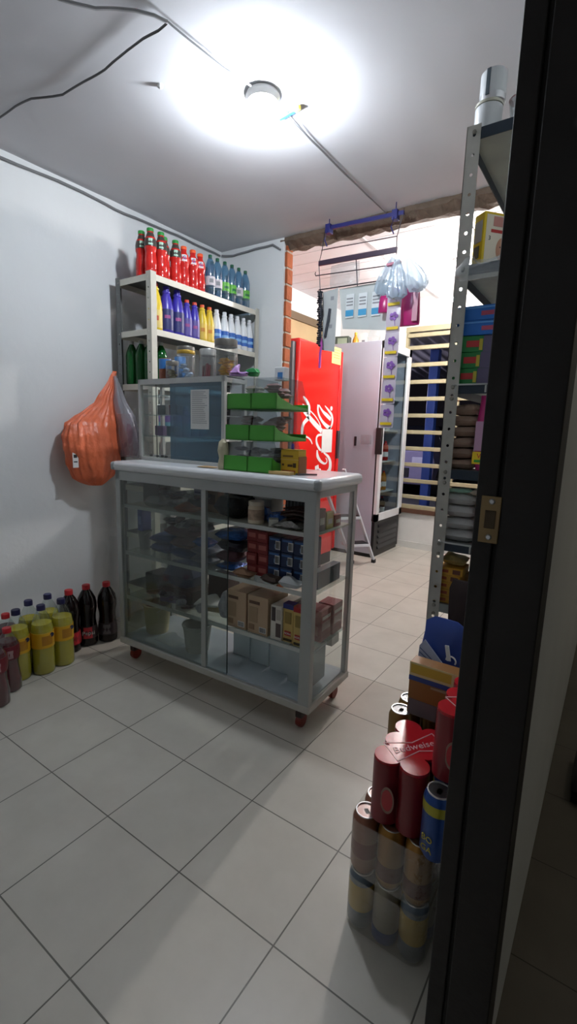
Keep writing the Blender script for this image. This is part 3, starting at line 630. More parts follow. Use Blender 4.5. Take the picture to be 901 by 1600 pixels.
# contents: second level (z .352)
z = SZ[2] + .0005
cream = 'b39a7e'
for i, (x, lb) in enumerate(((.735, 'tan carton with brown print, left of the pair behind the right pane'), (.85, 'tan carton with brown print, right of the pair behind the right pane'))):
    t = carton('tan_carton', lb, 'box', cw(x, .12, z), .105, .16, .17, cream, TH, 'tan cartons in the counter', [('print', 'f', .08, .78, .6, .86, '5a4030'), ('print', 'f', .08, .3, .5, .7, '9c8468'), ('print', 'f', .08, .1, .35, .24, '8a6f55')])
    barcode(t, .01, .012, .035, .025, -.0805)
carton('white_carton', 'white carton with dark text beside the tan cartons in the counter', 'box', cw(.945, .12, z), .055, .16, .15, 'c9c6bc', TH, None, [('print', 'f', .1, .55, .45, .95, '3c3030'), ('print', 'f', .5, .1, .95, .5, '4a3a38'), ('print', 'f', .55, .6, .9, .9, 'a9a298')])
carton('dark_carton', 'dark small carton standing behind the yellow tins', 'box', cw(.99, .2, z), .03, .12, .14, '3a2e30', TH)
for i, (x, c, lb) in enumerate(((1.012, 'navy_top', 'yellow tin with a navy blue top edge, behind the right glass'), (1.068, 'red_top', 'yellow tin with a red top edge, nearest the counter corner'))):
    cc = ('202b70', 'a01c20')[i]
    sxx = .05
    t = carton('yellow_tin', lb, 'tin', cw(x - .014, .07 - .01 * i, z), sxx, .04, .165, 'c4a862', TH, 'yellow tins in the counter', [('coloured_rim', 'f', 0, .88, 1, 1, cc), ('coloured_rim', 't', 0, 0, 1, 1, cc), ('print', 'f', .2, .5, .8, .8, '8f7a3c'), ('print', 'f', .2, .18, .8, .3, 'a82420'), ('print', 'f', .1, .04, .9, .1, '3a3020')], [('HORA', 'f', .5, .24, .012, PAPER)])
def carton_grid(name, cat, group, x0, y0, z0, nx, nz, sx, sy, sz, col, lbl, panels=(), words=(), gap=.002, rz=TH, jit=.004, bc=False):
    rows = ('bottom', 'second', 'third', 'fourth', 'fifth', 'top'); cols = ('leftmost', 'second from left', 'third from left', 'rightmost')
    proto = None
    for k in range(nz):
        for i in range(nx):
            p = cw(x0 + i * (sx + gap), y0, z0 + k * (sz + .0006)) + Vector((random.uniform(-jit, jit) * .3, random.uniform(-jit, jit), 0))
            rn = 'topmost' if k == nz - 1 else ('bottom', 'second from the bottom', 'third from the bottom')[min(k, 2)]
            cn = ' of its pile' if nx == 1 else (', left pile' if i == 0 else (', right pile' if i == nx - 1 else ', middle pile'))
            lb = lbl + ', ' + rn + cn
            if proto is None:
                proto = carton(name, lb, cat, p, sx, sy, sz, col, rz, group, panels, words)
                if bc: barcode(proto, .005, sz * .15, sx * .4, sz * .6, -sy / 2 - .0005)
            else: dup(proto, p, rz, lb)
red_p = [('print', 'f', .15, .35, .85, .75, 'a85850'), ('print', 't', .2, .2, .8, .8, '7a1c1c')]
for i, (x, y, zz, lb) in enumerate(((1.075, .17, 0, 'red carton at the right end of the counter, left lower one'), (1.08, .27, 0, 'red carton at the right end of the counter, far one'))):
    carton('red_carton', lb, 'box', cw(x, y, z + zz), .075, .09, .135, '8f1e26', TH, 'red cartons in the counter', [('print', 'r', .1, .35, .9, .6, 'c49a94'), ('print', 'r', .1, .7, .9, .8, 'd8c0bc'), ('print', 'f', .15, .2, .8, .5, 'b56a64')])
tag(G().pillow(.13, .09, .035, seed=8, wob=.02).turn(.4, cw(.50, .13, z + .021)).build('crumpled_paper', PAPER), 'crumpled white papers left of the divider on the third level', 'paper')
carton('pale_card_box', 'flat pale card box just left of the divider', 'box', cw(.52, .16, z), .14, .09, .02, 'b8a680', TH + .2)
tag(G().pillow(.19, .15, .13, seed=9, wob=.02).turn(.1, cw(.3, .18, z + .07)).build('blue_sack', mat('deep_blue_plastic', '1e2f62', .35, bump=.3)), 'blue plastic sack on the third level left of the divider', 'bag')
carton('brown_carton', 'dark brown carton under the blue plastic sack', 'box', cw(.3, .19, z), .2, .16, .068, '4a3630', TH)
carton('brown_carton', 'dark brown carton against the divider behind the papers', 'box', cw(.49, .25, z), .12, .1, .15, '3d2724', TH)
carton('violet_leaflet', 'violet leaflet leaning in front of the brown carton', 'leaflet', cw(.27, .085, z), .1, .006, .035, '6b5f8a', TH + .2)
carton('black_bag_box', 'black box in the dark left corner of the third level', 'box', cw(.09, .2, z), .1, .12, .1, '1b1a1c', TH)
tag(G().pillow(.08, .03, .12, seed=3, wob=.02).turn(.1, cw(.63, .1, z)).build('printed_bag', mat('white_print_bag', 'bdbac4', .4, var=.4, scale=40)), 'small white printed bag standing right of the divider', 'bag')
tag(G().pillow(.08, .1, .02, seed=31, wob=.01).turn(.1, cw(.635, .14, z)).build('paper_plate_pile', mat('tan_card2', 'a88f6c', .6)), 'tan crumpled wrapping lying right of the divider', 'paper')
# third level (z .589): left clothes and packets, red boxes, navy boxes
z = SZ[1] + .0005
carton('blue_detergent_pack', 'upright blue pack at the far left of the middle level', 'pack', cw(.065, .12, z + .1), .035, .06, .11, '1f3f9a', TH, None, [('print', 'f', .2, .3, .8, .7, '5a74c0')])
bucket('small_pot', 'small grey pot under the blue pack at the left', .07, .12, z, .036, .098, mat('pot_grey', '8a8c88', .5))
cl = [mat('cloth_blue', '2c4a86', .7, var=.3, scale=30, bump=.4), mat('cloth_mauve', '6e4a52', .7, var=.3, scale=20, bump=.4), mat('cloth_grey', '6b7080', .6, var=.3, scale=30, bump=.4), mat('foil_blue', '3c74c8', .25, .3, .4, 40, bump=.8)]
soft = [(.2, .15, 0, .15, .12, .05, 0, 'blue soft packet, lowest on the left of the middle level'), (.36, .14, 0, .16, .12, .05, 0, 'blue soft packet, lower middle of the left bay'), (.2, .15, .05, .15, .12, .045, 0, 'blue soft packet lying on the lowest left one'),
 (.49, .13, 0, .13, .12, .04, 2, 'grey soft packet beside the divider at the shelf'), (.49, .13, .041, .13, .12, .04, 2, 'grey soft packet stacked beside the divider'), (.36, .14, .051, .16, .12, .05, 1, 'mauve soft packet upper middle of the left bay'),
 (.33, .15, .102, .2, .13, .05, 1, 'mauve wrapped bundle highest in the left bay'), (.5, .1, .085, .1, .08, .04, 3, 'shiny blue crinkled packet beside the divider'), (.645, .12, 0, .11, .12, .035, 3, 'shiny blue packet low right of the divider'),
 (.64, .13, .036, .12, .12, .05, 1, 'mauve packet right of the divider on the blue one'), (.66, .12, .14, .15, .12, .045, 3, 'shiny pale blue packet under the top shelf right of the divider')]
for i, (x, y, dz, sx, sy, h, k, lb) in enumerate(soft):
    tag(G().pillow(sx, sy, h, seed=i * 3.3, wob=.012, e=.5).turn(TH, cw(x, y, z + dz)).build('soft_packet', cl[k]), lb, 'packet', 'soft packets on the middle level')
tag(G().pillow(.15, .11, .055, seed=77, wob=.012).turn(TH, cw(.66, .13, z + .086)).build('soft_packet', mat('dark_bundle', '2b2630', .6, bump=.4)), 'dark bundle squeezed under the shiny pale blue packet', 'packet', 'soft packets on the middle level')
carton_grid('red_product_box', 'box', 'red boxes stacked in the counter', .77, .165, z, 2, 4, .055, .13, .05, '7c1c1e', 'dark red product box', red_p)
carton_grid('navy_product_box', 'box', 'navy boxes stacked in the counter', .888, .165, z, 3, 3, .06, .13, .062, '1c2c50', 'navy product box', [('print', 'f', .5, .2, .95, .5, '6a8ab0'), ('print', 'f', .1, .75, .9, .88, '3a66a0')], bc=True)
tag(G().pillow(.1, .06, .03, seed=14, wob=.02).turn(.1, cw(.76, .065, z)).build('card_piece', mat('torn_card', 'a07c60', .7)), 'torn piece of tan card in front of the red boxes', 'card')
tag(G().pillow(.09, .06, .03, seed=15, wob=.02).turn(-.1, cw(.90, .066, z)).build('dark_wrap', mat('brown_wrap', '4d3c34', .6)), 'crumpled brown wrap in front of the navy boxes', 'wrap')
tag(G().pillow(.1, .06, .04, seed=16, wob=.015).turn(.05, cw(1.0, .066, z)).build('white_cup_pack', mat('white_wrap', 'd2d6da', .35)), 'white crumpled packet in front of the navy boxes', 'packet')
carton('teal_packet_box', 'dark teal box at the right end under the top shelf', 'box', cw(1.09, .19, z), .035, .2, .075, '28424e', TH)
crk = [mat('clutter_mauve', '5a3c44', .35, .1, .5, 45, bump=.8), mat('clutter_slate', '4c5468', .3, .2, .5, 45, bump=.8), mat('clutter_pale', '9a9ca8', .3, .1, .5, 60, bump=.8)]
for grp, lb, n, xa, xb, ya, yb, za, zb_ in (('crinkled packets in the middle level', 'crinkled packet heaped on soft packets', 12, .25, .52, .07, .16, SZ[1] + .155, SZ[1] + .19), ('crinkled packets on the third level', 'crinkled packet loose on the third level', 9, .16, .52, .06, .12, SZ[2] + .001, SZ[2] + .03), ('crinkled packets on the top level', 'crinkled packet before the cup tray', 8, .2, .5, .06, .13, SZ[0] + .05, SZ[0] + .08)):
    for k in range(n):
        o = G().pillow(random.uniform(.05, .08), random.uniform(.04, .055), .022, seed=k * 5.1, wob=.012, n=6).turn(random.uniform(-1, 1), cw(xa + (xb - xa) * (k + .5) / n, random.uniform(ya, yb), random.uniform(za, zb_)), rx=random.uniform(-.4, .4)).build('crinkled_packet', crk[k % 3]); tag(o, ('mauve ', 'slate ', 'pale grey ')[k % 3] + lb + ', ' + ('first', 'second', 'third', 'fourth', 'fifth', 'sixth', 'seventh', 'eighth', 'ninth', 'tenth', 'eleventh', 'twelfth')[k] + ' from left', 'packet', grp)
# top level (z .83)
z = SZ[0] + .0005
carton('brown_box', 'open dark brown box at the far left of the top level', 'box', cw(.09, .22, z), .12, .15, .11, '2e2826', TH)
t = thing('drinking_glass_tray', 'tray of small shiny clear cups in the left bay', 'tray', cw(.24, .2, z), TH)
G().box(-.09, -.07, 0, .09, .07, .012).build('tray', mat('grey_tray', '6c6f70', .4), t)
for i in range(3):
    for j in range(2): G().lathe([(.018, .013), (.024, .07), (.022, .07), (.016, .016)], (-.06 + .06 * i, -.03 + .06 * j, 0), 14).build('cup', PLAST, t)
tag(G().pillow(.13, .08, .03, seed=21, wob=.02).turn(.1, cw(.41, .085, z)).build('orange_packet', mat('orange_foil', 'b5622a', .3, .2, .3, 30)), 'orange shiny packet on the top level left of the divider', 'packet')
carton('tan_tall_box', 'tan upright box behind the orange packet', 'box', cw(.50, .17, z), .07, .05, .12, '8c6a50', TH, None, [('print', 'f', .2, .3, .8, .7, '5c4030')])
tag(G().pillow(.12, .09, .05, seed=22, wob=.02).turn(.1, cw(.395, .17, z)).build('dark_foil_packet', mat('dark_foil', '35343e', .25, .4, .3)), 'dark foil packet behind the orange one', 'packet')
carton('violet_white_pack', 'small violet and white pack on the tray of cups', 'pack', cw(.36, .22, z + .05), .05, .04, .05, 'b8b6dc', TH, None, [('print', 'f', .1, .4, .9, .6, '3c3a8a')])
tag(G().pillow(.15, .17, .1, seed=23, wob=.02).turn(.1, cw(.655, .14, z)).build('black_bag', mat('black_polythene', '0d0d10', .4, bump=.4)), 'black bulky bag on the top level right of the divider', 'bag')
carton('teal_box', 'dark teal box on the black bag beside the divider', 'box', cw(.635, .2, z + .092), .11, .1, .025, '24485a', TH)
carton('white_paper_box', 'white paper box with red print behind the black bag', 'box', cw(.75, .24, z), .11, .1, .085, 'b4b6b2', TH, None, [('print', 'f', .3, .1, .9, .6, '8c3038')])
carton('paper_sheaf', 'white sheaf of paper on the white paper box', 'paper', cw(.75, .24, z + .086), .12, .11, .012, 'c9ccc8', TH + .05)
t = thing('cream_jar', 'cream jar with pale label and lid standing in front on the top level', 'jar', cw(.815, .065, z), TH)
G().lathe([(.03, 0), (.034, .004), (.034, .07), (.03, .078)], seg=24).build('body', mat('cream_jar_plastic', 'cdbfa6', .35), t)
G().lathe([(0, .0781), (.033, .0781), (.033, .094), (.03, .096)], seg=24).build('lid', mat('pale_lid', 'c6bfae', .4), t)
G().lathe([(.0345, .018), (.0347, .02), (.0347, .06), (.0345, .062)], seg=24).build('label', mat('jar_label', 'b79c86', .5, var=.5, scale=40), t)
tag(G().pillow(.09, .06, .06, seed=24, wob=.025).turn(.2, cw(.785, .14, z)).build('blue_foil_packet', cl[3]), 'shiny blue foil packet behind the cream jar', 'packet')
tag(G().pillow(.08, .06, .045, seed=25, wob=.025).turn(.5, cw(.885, .12, z)).build('blue_foil_packet', cl[3]), 'shiny blue foil packet right of the cream jar', 'packet')
tag(G().pillow(.16, .13, .035, seed=26, wob=.02).turn(.1, cw(.93, .2, z)).build('dark_packet_pile', mat('dark_wrapper', '17171c', .35, bump=.5)), 'dark wrapper heap beneath the black striped carton', 'packet')
t = carton('striped_black_carton', 'black carton with pale upright stripes on the dark packets', 'box', cw(.95, .2, z + .036), .11, .07, .065, '1c1d22', TH, None, [('stripe', 'f', .08 + .16 * i, .1, .13 + .16 * i, .9, '5c6068') for i in range(6)])
t = thing('brown_strip_bundle', 'bundle of dark brown strips on silver packets in front', 'bundle', cw(1.02, .09, z + .026), TH)
for k in range(14):
    a = random.uniform(-.25, .25); y = random.uniform(-.035, .035); zz = .006 + k * .0035
    G().tube([(-.07 + random.uniform(-.01, .01), y - .02 * a, zz), (-.02, y, zz + .012), (.03, y + .05 * a, zz + .01), (.06, y + .08 * a, zz)], .0045).build('strip', mat('brown_licorice', '2e1512', .3), t)
tag(G().pillow(.15, .09, .025, seed=27, wob=.02).turn(.15, cw(.985, .075, z)).build('silver_packet', mat('silver_foil', 'a9a8a4', .25, .6, .2, 30, bump=.8)), 'crumpled silver packet under the brown strips', 'packet')
carton('white_wedge', 'white folded card beside the silver packet', 'card', cw(.9, .07, z), .04, .05, .03, 'c8c8bc', TH + .6)
carton('red_small_box', 'small white card at the back of the top level', 'card', cw(.87, .3, z), .1, .01, .1, 'b9b9bb', TH)
tag(G().pillow(.1, .08, .05, seed=28, wob=.02).turn(.15, cw(.2, .08, z)).build('clear_packet', PLAST), 'clear crinkly packet in front of the cup tray', 'packet')
for i, (y, c, lb) in enumerate(((.1, '5a3a32', 'brown'), (.17, 'b8a43c', 'yellow'), (.24, '8a3028', 'red'))):
    carton('end_packet_box', lb + ' small box seen through the end glass of the counter', 'box', cw(1.1, y, z), .02, .06, .09 - .02 * i, c, TH, None, [('print', 'r', .2, .3, .8, .6, 'c8c0b0')])
# ------------------------------------------------------------------ glass case on the counter
TZ = 1.0475
a = Vector((-2.045, 1.60, TZ)); CWd = .582
cs = thing('glass_case', 'small glass case with aluminium frame on the left of the counter top', 'glass case', a, TH * .3)
W, D, HH, Q = CWd, .16, .402, .018
fr = G()
for x in (0, W - Q):
    for y in (0, D - Q): fr.box(x, y, 0, x + Q, y + Q, HH)
for zz in (0, HH - .026):
    fr.box(0, 0, zz, W, Q, zz + (.026 if zz else .016)); fr.box(0, D - Q, zz, W, D, zz + .02); fr.box(0, 0, zz, Q, D, zz + .02); fr.box(W - Q, 0, zz, W, D, zz + .02)
fr.build('frame', mat('light_aluminium', 'b8bab8', .4, .3, .05), cs, bevel=.0015, smooth=False)
G().box(0, 0, HH - .001, W, D, HH).build('top_plate', mat('case_top', 'a5a8aa', .4), cs)
G().box(.23, .004, .014, W - Q, .007, HH - .026).build('blue_panel', clear('blue_tinted_glass', '86aec2', .06, .03, .35, '47748c'), cs)
G().box(Q, .008, .014, .26, .011, HH - .026).build('front_glass', GLASS, cs)
G().box(.12, .0115, .014, .124, .014, HH - .026).build('glass_edge', MATS['dark_glass_edge'], cs)
for zz in (.12, .225, .32): G().box(Q, .02, zz, W - Q, D - .01, zz + .005).build('shelf', clear('case_shelf', 'e4eeee', .06, .05, .15), cs)
ps = G().box(.372, .0015, .165, .488, .003, .345).build('notice_sheet', PAPER, cs)
g = G()
for k in range(17): g.box(.382, .0008, .333 - .0088 * k, .382 + random.uniform(.065, .096), .0014, .3355 - .0088 * k)
g.build('printed_lines', GREYP, ps, smooth=False)
t = thing('jewellery_pile', 'pile of small shiny trinkets on the floor of the glass case', 'trinkets', a + Vector((.13, .06, .017)))
for k in range(14): G().lathe([(.006, 0), (.011, .004), (.006, .009)], (random.uniform(-.1, .1), random.uniform(-.03, .03), 0), 10).build('trinket', SILV if k % 2 else mat('dark_bead', '25262c', .3), t)
for i, (x, zz, c, lb) in enumerate(((.07, .126, '6b5484', 'violet'), (.16, .126, '4f6a7c', 'slate blue'), (.09, .231, '7a7f86', 'grey'), (.18, .231, '8a5a64', 'rose'))):
    carton('case_packet', lb + ' little packet on a shelf inside the glass case', 'packet', a + Vector((x, .09, zz)), .06, .04, .05, c, 0)
# jars on top of the case
jz = TZ + HH + .0003
def jar(x, y, r, h, lidm, lh, label, content=None, gold=False):
    t = thing('glass_jar', label, 'jar', (x, y, jz), 0, 'jars on the glass case')
    G().lathe([(r * .92, 0), (r, .006), (r, h * .78), (r * .86, h * .85), (r * .86, h - lh)], seg=28).build('glass', clear('jar_glass', 'f2f4f4', .08, .04, .08, 'cfd3d4'), t)
    G().lathe([(0, h - lh), (r * .97, h - lh), (r * .98, h - .004), (r * .93, h)], seg=28).build('lid', lidm, t)
    if gold: G().lathe([(r * .99, h - lh - .014), (r * 1.02, h - lh - .012), (r * 1.02, h - lh + .002), (r * .99, h - lh + .004)], seg=28).build('gold_band', mat('gold_plastic', 'b8963a', .35, .3), t)
    if content:
        m, n, kind = content
        for k in range(n):
            an = random.uniform(0, 6.28); rr = r * .55 * math.sqrt(random.random()); zz = .01 + h * .4 * k / n
            if kind == 'stick': G().tube([(rr * math.cos(an), rr * math.sin(an), .006), (rr * math.cos(an + .4), rr * math.sin(an + .4), h * random.uniform(.4, .52))], .005).build('sweet', m, t)
            else: G().pillow(.035, .022, .012, (rr * math.cos(an) * .8, rr * math.sin(an) * .8, zz), 4, .006, k).build('sweet', m, t)
    return t
jy = 1.69
def jx(px): return at(px, 583, 1, jy).x
silver = mat('jar_lid_silver', '6a6762', .4, .5)
jar(jx(267), 1.70, .034, .095, mat('jar_lid_dark', '7d7a74', .4, .6), .02, 'small glass jar with grey lid, leftmost of the jars', (mat('olive_sweet', '8c8458', .5), 8, 'p'))
jar(jx(293), 1.68, .043, .152, silver, .022, 'tall glass jar with gold band under its silver lid', (mat('pale_blue_sweet', 'a9bcd4', .4), 6, 'p'), True)
jar(jx(322), 1.70, .04, .135, mat('jar_lid_pale', 'b0b2b0', .4, .5), .03, 'glass jar of dark red sticks between the two tall jars', (mat('dark_red_sweet', '6e1c24', .4), 14, 'stick'))
jar(jx(355), 1.68, .053, .165, silver, .032, 'large glass jar of yellow sweets with wide silver lid, rightmost', (mat('yellow_sweet', 'e0a820', .4), 30, 'p'))
t = thing('food_can', 'blue topped can with red brown picture behind the leftmost jar', 'can', (jx(252), 1.715, jz))
G().lathe([(.03, 0), (.031, .002), (.031, .11), (.03, .112)], seg=24).build('can_body', mat('can_brown', '8c4a2c', .4, var=.3, scale=30), t)
G().lathe([(.0314, .06), (.0316, .061), (.0316, .108), (.0314, .109)], seg=24).build('label', mat('can_blue', '2c68a8', .4), t)
t = thing('food_can', 'blue box-like can peeping out between the can and the gold banded jar', 'can', (jx(268), 1.748, jz))
G().lathe([(.028, 0), (.029, .002), (.029, .118), (.028, .12)], seg=24).build('can_body', mat('can_blue2', '3a78b8', .4), t)
tag(G().pillow(.085, .04, .03, seed=41, wob=.035, n=14).turn(.5, (jx(381), 1.66, jz), .1).build('sweet_wrapper', mat('lilac_wrapper', 'b58cc8', .35, var=.4, scale=50)), 'crinkled lilac packet on the case right of the jars', 'packet')
tag(G().pillow(.06, .04, .035, seed=42, wob=.035, n=12).turn(.2, (jx(398) - .02, 1.70, jz - .0)).build('sweet_wrapper', mat('green_wrapper', '2f8a4c', .35, var=.4, scale=50)), 'crinkled green packet at the right end of the case top', 'packet')
# ------------------------------------------------------------------ green stacking bins
grn = mat('green_plastic', '4aa636', .4, var=.04); clr = clear('bin_cover', 'e6eaec', .08, .08, .10, 'c9ced2')
gp = 'green dispenser bins on the counter'
def gbin(x, y, z, w, label, right, cont):
    d, h = .25, .125
    t = thing('dispenser_bin', label, 'bin', (x, y, z), TH, gp)
    g = G().box(0, 0, .0, w, .006, .062).box(0, 0, 0, w, d, .005).box(0, d - .004, 0, w, d, .03)
    for xx in (0, w - .004): g.prism([(0, 0), (d, 0), (d, .012), (.12, .022), (.03, .045), (0, .062)], xx, xx + .004, 0)
    g.build('tray', grn, t, smooth=False)
    c = G(); e = .0018
    prof = [(.012, .05), (.03, h), (d - .05, h), (d - .004, .03)]
    for (y0_, z0_), (y1_, z1_) in zip(prof, prof[1:]): c.add([(.003, y0_, z0_), (w - .003, y0_, z0_), (w - .003, y1_, z1_), (.003, y1_, z1_)], [(0, 1, 2, 3)])
    for xx in (.003, w - .003): c.add([(xx, yy, zz) for yy, zz in prof] , [(0, 1, 2, 3)])
    c.build('clear_cover', clr, t, smooth=False)
    m, n, sz = cont
    for k in range(n): G().pillow(sz, sz * .6, sz * .35, (random.uniform(.035, w - .035), random.uniform(.05, .16), .006 + .085 * k / n), 5, .005, k * 1.7).build('packet', m, t)
    return t
mm = [mat('bin_brown', '6a3024', .35, var=.4, scale=30), mat('bin_pink', 'b08a80', .5, var=.3), mat('bin_silver', '8a8c92', .25, .5, .4, 40), mat('bin_navy', '2a2c4a', .4, var=.4), mat('bin_beige', 'a89a84', .5, var=.3), mat('bin_rose', '9c6c66', .5, var=.3)]
names = (('bottom', (3, 2)), ('middle', (0, 1)), ('top', (4, 5)))
for k, (rn, cc) in enumerate(names):
    zz = TZ + .0006 + k * .1262; x = -1.363 - .0 * k + .0 * k; yy = 1.497 + .012 * k
    for c in range(2):
        w_ = .122; gbin(x + c * (w_ + .002) - .002 * k, yy + c * .005, zz, w_, 'green fronted clear bin, ' + rn + ' row, ' + ('left column beside the glass case' if c == 0 else 'right column beside the red cooler'), c, (mm[cc[c]], 12 if k else 9, .06))
carton('small_white_carton', 'small white carton with round blue mark on top of the bins', 'box', (-1.22, 1.70, TZ + .38), .05, .04, .055, 'dfe2e6', TH, None, [('blue_mark', 'f', .35, .1, .85, .6, '3c7fc0')])
t = thing('cream_cloth_bag', 'knobbly cream bag between the glass case and the green bins', 'bag', (-1.385, 1.50, TZ))
G().loft([(0, .01, 0, .02, .02, 0), (0, .01, .02, .024, .022, 0), (.004, .01, .05, .02, .02, .1), (0, .01, .08, .022, .02, .1), (.006, .01, .115, .018, .016, .1), (.01, .01, .13, .004, .004, 0)], 14, wob=.012).build('sack', mat('cream_cloth', 'c4bda0', .7, bump=.5), t)
t = carton('yellow_carton', 'small yellow carton with rubber band on the counter beside the bins', 'box', (-1.062, 1.575, TZ), .082, .06, .095, 'c8a21c', TH, None, [('print', 'f', .12, .72, .7, .8, '7a5a18'), ('print', 'f', .1, .1, .85, .18, 'a04a18'), ('print', 'f', .1, .36, .2, .44, '4a3010'), ('print', 'f', .42, .32, .68, .42, '4a3410'), ('print', 'f', .72, .3, .88, .48, '3a2808'), ('top_edge', 't', 0, 0, 1, 1, 'a8861c'), ('brown_side', 'r', 0, 0, 1, .75, '8c5218')])
G().box(-.042, -.031, .058, .042, .031, .06).build('rubber_band', mat('band', 'd4b470', .5), t)
tag(G().lathe([(.006, 0), (.006, .02), (.004, .024)], (-1.07, 1.58, TZ + .0965), 10).build('pen_cap', mat('violet_cap', '3a2c8c', .4)), 'small violet cap standing on the yellow carton', 'cap')
carton('flat_tan_carton', 'flat tan box lying in front of the yellow carton', 'box', (-1.083, 1.523, TZ), .10, .035, .013, 'c8a86c', TH)
tag(G().bar((-1.03, 1.545, TZ + .004), (-.965, 1.60, TZ + .004), .012, .006).build('metal_ruler', mat('dark_metal_strip', '5a5c60', .3, .6)), 'dark metal strip lying at the counter corner', 'ruler')
tag(G().pillow(.1, .04, .006, seed=4, wob=.004).turn(.1, (-1.48, 1.52, TZ)).build('folded_paper', mat('tan_paper', 'a88d62', .7)), 'crumpled tan paper on the counter before the glass case', 'paper')
# ------------------------------------------------------------------ hanging bags by the corner shelf
t = thing('orange_bag', 'orange plastic carrier bag hanging from the shelf corner', 'bag', (0, 0, 0))
orb = mat('orange_film', 'f07c54', .28, 0, .14, 14, bump=.9, bscale=22, trans=.10)
hk = Vector((-2.465, 1.752, 1.535))
def ctr(px, py, x=-2.42): return at(px, py, 0, x)
R_ = []
for px, py, wpx, dep, pl in ((150, 757, 18, .03, .05), (146, 745, 58, .055, .05), (143, 725, 76, .07, .03), (140, 700, 84, .075, .03), (139, 680, 82, .075, .05), (141, 661, 79, .068, .07), (152, 648, 54, .05, .12), (163, 630, 28, .03, .16), (168, 612, 19, .02, .18), (174, 594, 10, .012, .12), (178, 580, 5, .006, 0)):
    c = ctr(px, py, -2.43); e1 = ctr(px - wpx / 2, py, -2.43); e2 = ctr(px + wpx / 2, py, -2.43)
    R_.append((max(c.x, XL + dep * 1.25 + .012), (e1.y + e2.y) / 2, c.z, dep, abs(e2.y - e1.y) / 2, pl))
RR = []
for a_, b_ in zip(R_, R_[1:]):
    for k in range(4): RR.append(tuple(u + (v - u) * k / 4 for u, v in zip(a_, b_)))
RR.append(R_[-1]); RR = [(*r[:5], r[5] * .35 + .012 + .012 * math.sin(i * 1.7)) for i, r in enumerate(RR)]
G().loft(RR, 150, wob=.016, seed=2, fr=(17, 29)).build('bag_body', orb, t, ang=1.6)
c = at(118, 719, 0, -2.372)
st = G().box(-.001, -.016, -.04, .001, .016, .04).turn(.0, (c.x, c.y, c.z)).build('white_tag', PAPER, t)
G().box(.0012, -.011, .012, .0018, .008, .03).box(.0012, -.011, -.012, .0018, .01, -.006).turn(.0, (c.x, c.y, c.z)).build('tag_print', INK, st, smooth=False)
t = thing('clear_carrier_bag', 'whitish see-through bag of mauve goods hanging beside the orange bag', 'bag', (0, 0, 0))
R_ = []
for px, py, wpx, dep in ((202, 714, 24, .03), (202, 700, 32, .035), (199, 675, 31, .035), (195, 650, 26, .03), (187, 628, 18, .03), (184, 605, 8, .012), (181, 588, 4, .006)):
    c = at(px, py, 1, 1.73); e = at(px + wpx / 2, py, 1, 1.73); R_.append((c.x, 1.73, c.z, abs(e.x - c.x), dep, .06))
G().loft(R_, 30, wob=.012, seed=5).build('bag_film', clear('milky_film', 'e8e8ee', .06, .15, .28, 'dcdce4', .6), t)
G().loft([(a_ + (0), b_, c_, d2 * .8, e2 * .8, .03) for a_, b_, c_, d2, e2, _ in [(r[0], r[1], r[2] + .012, r[3], r[4], 0) for r in R_[:4]]], 20, wob=.01, seed=6).build('goods', mat('mauve_goods', '8d7482', .6, var=.3, scale=25), t)
# ------------------------------------------------------------------ red cooler
ck = mat('cooler_red', 'e0201c', .18, 0, .02); ckw = mat('cooler_white', 'f0efee', .3)
CX, CY0, CY1 = -2.13, 3.19, 3.85
t = thing('red_cooler', 'red upright drinks cooler with white script on its side', 'cooler', (0, 0, 0))
G().box(-2.66, CY0, .1, CX, CY1, 1.93).build('cabinet', ck, t, bevel=.012)
G().box(-2.65, CY0 + .01, .0, CX - .01, CY1, .1).build('plinth', BLACK, t)
G().box(-2.65, CY0 - .045, .25, CX - .03, CY0, 1.9).build('back_plate', mat('dull_grey_metal', '5c5c60', .6, .4), t)
G().box(-2.65, CY1, .12, CX - .014, CY1 + .012, 1.92).build('door_seal', mat('dark_red_seal', '5c0c10', .6), t)
d = G().box(-2.66, CY1 + .012, .12, CX - .002, CY1 + .062, 1.925).build('door', ck, t, bevel=.006)
hz0, hz1 = at(531, 716, 0, CX).z, at(534, 673, 0, CX).z
G().box(CX - .006, CY1 - .002, hz0, CX + .02, CY1 + .03, hz1).build('door_handle', mat('dark_grey_plastic', '3a3d42', .4), d, bevel=.004)
def zp(x, y):
    p = at(440 + x / 7.508, 570 + y / 7.508, 0, CX + .0015); return (p.y, p.z)
s = abs(zp(100, 600)[0] - zp(0, 600)[0]) / 100
L = G()
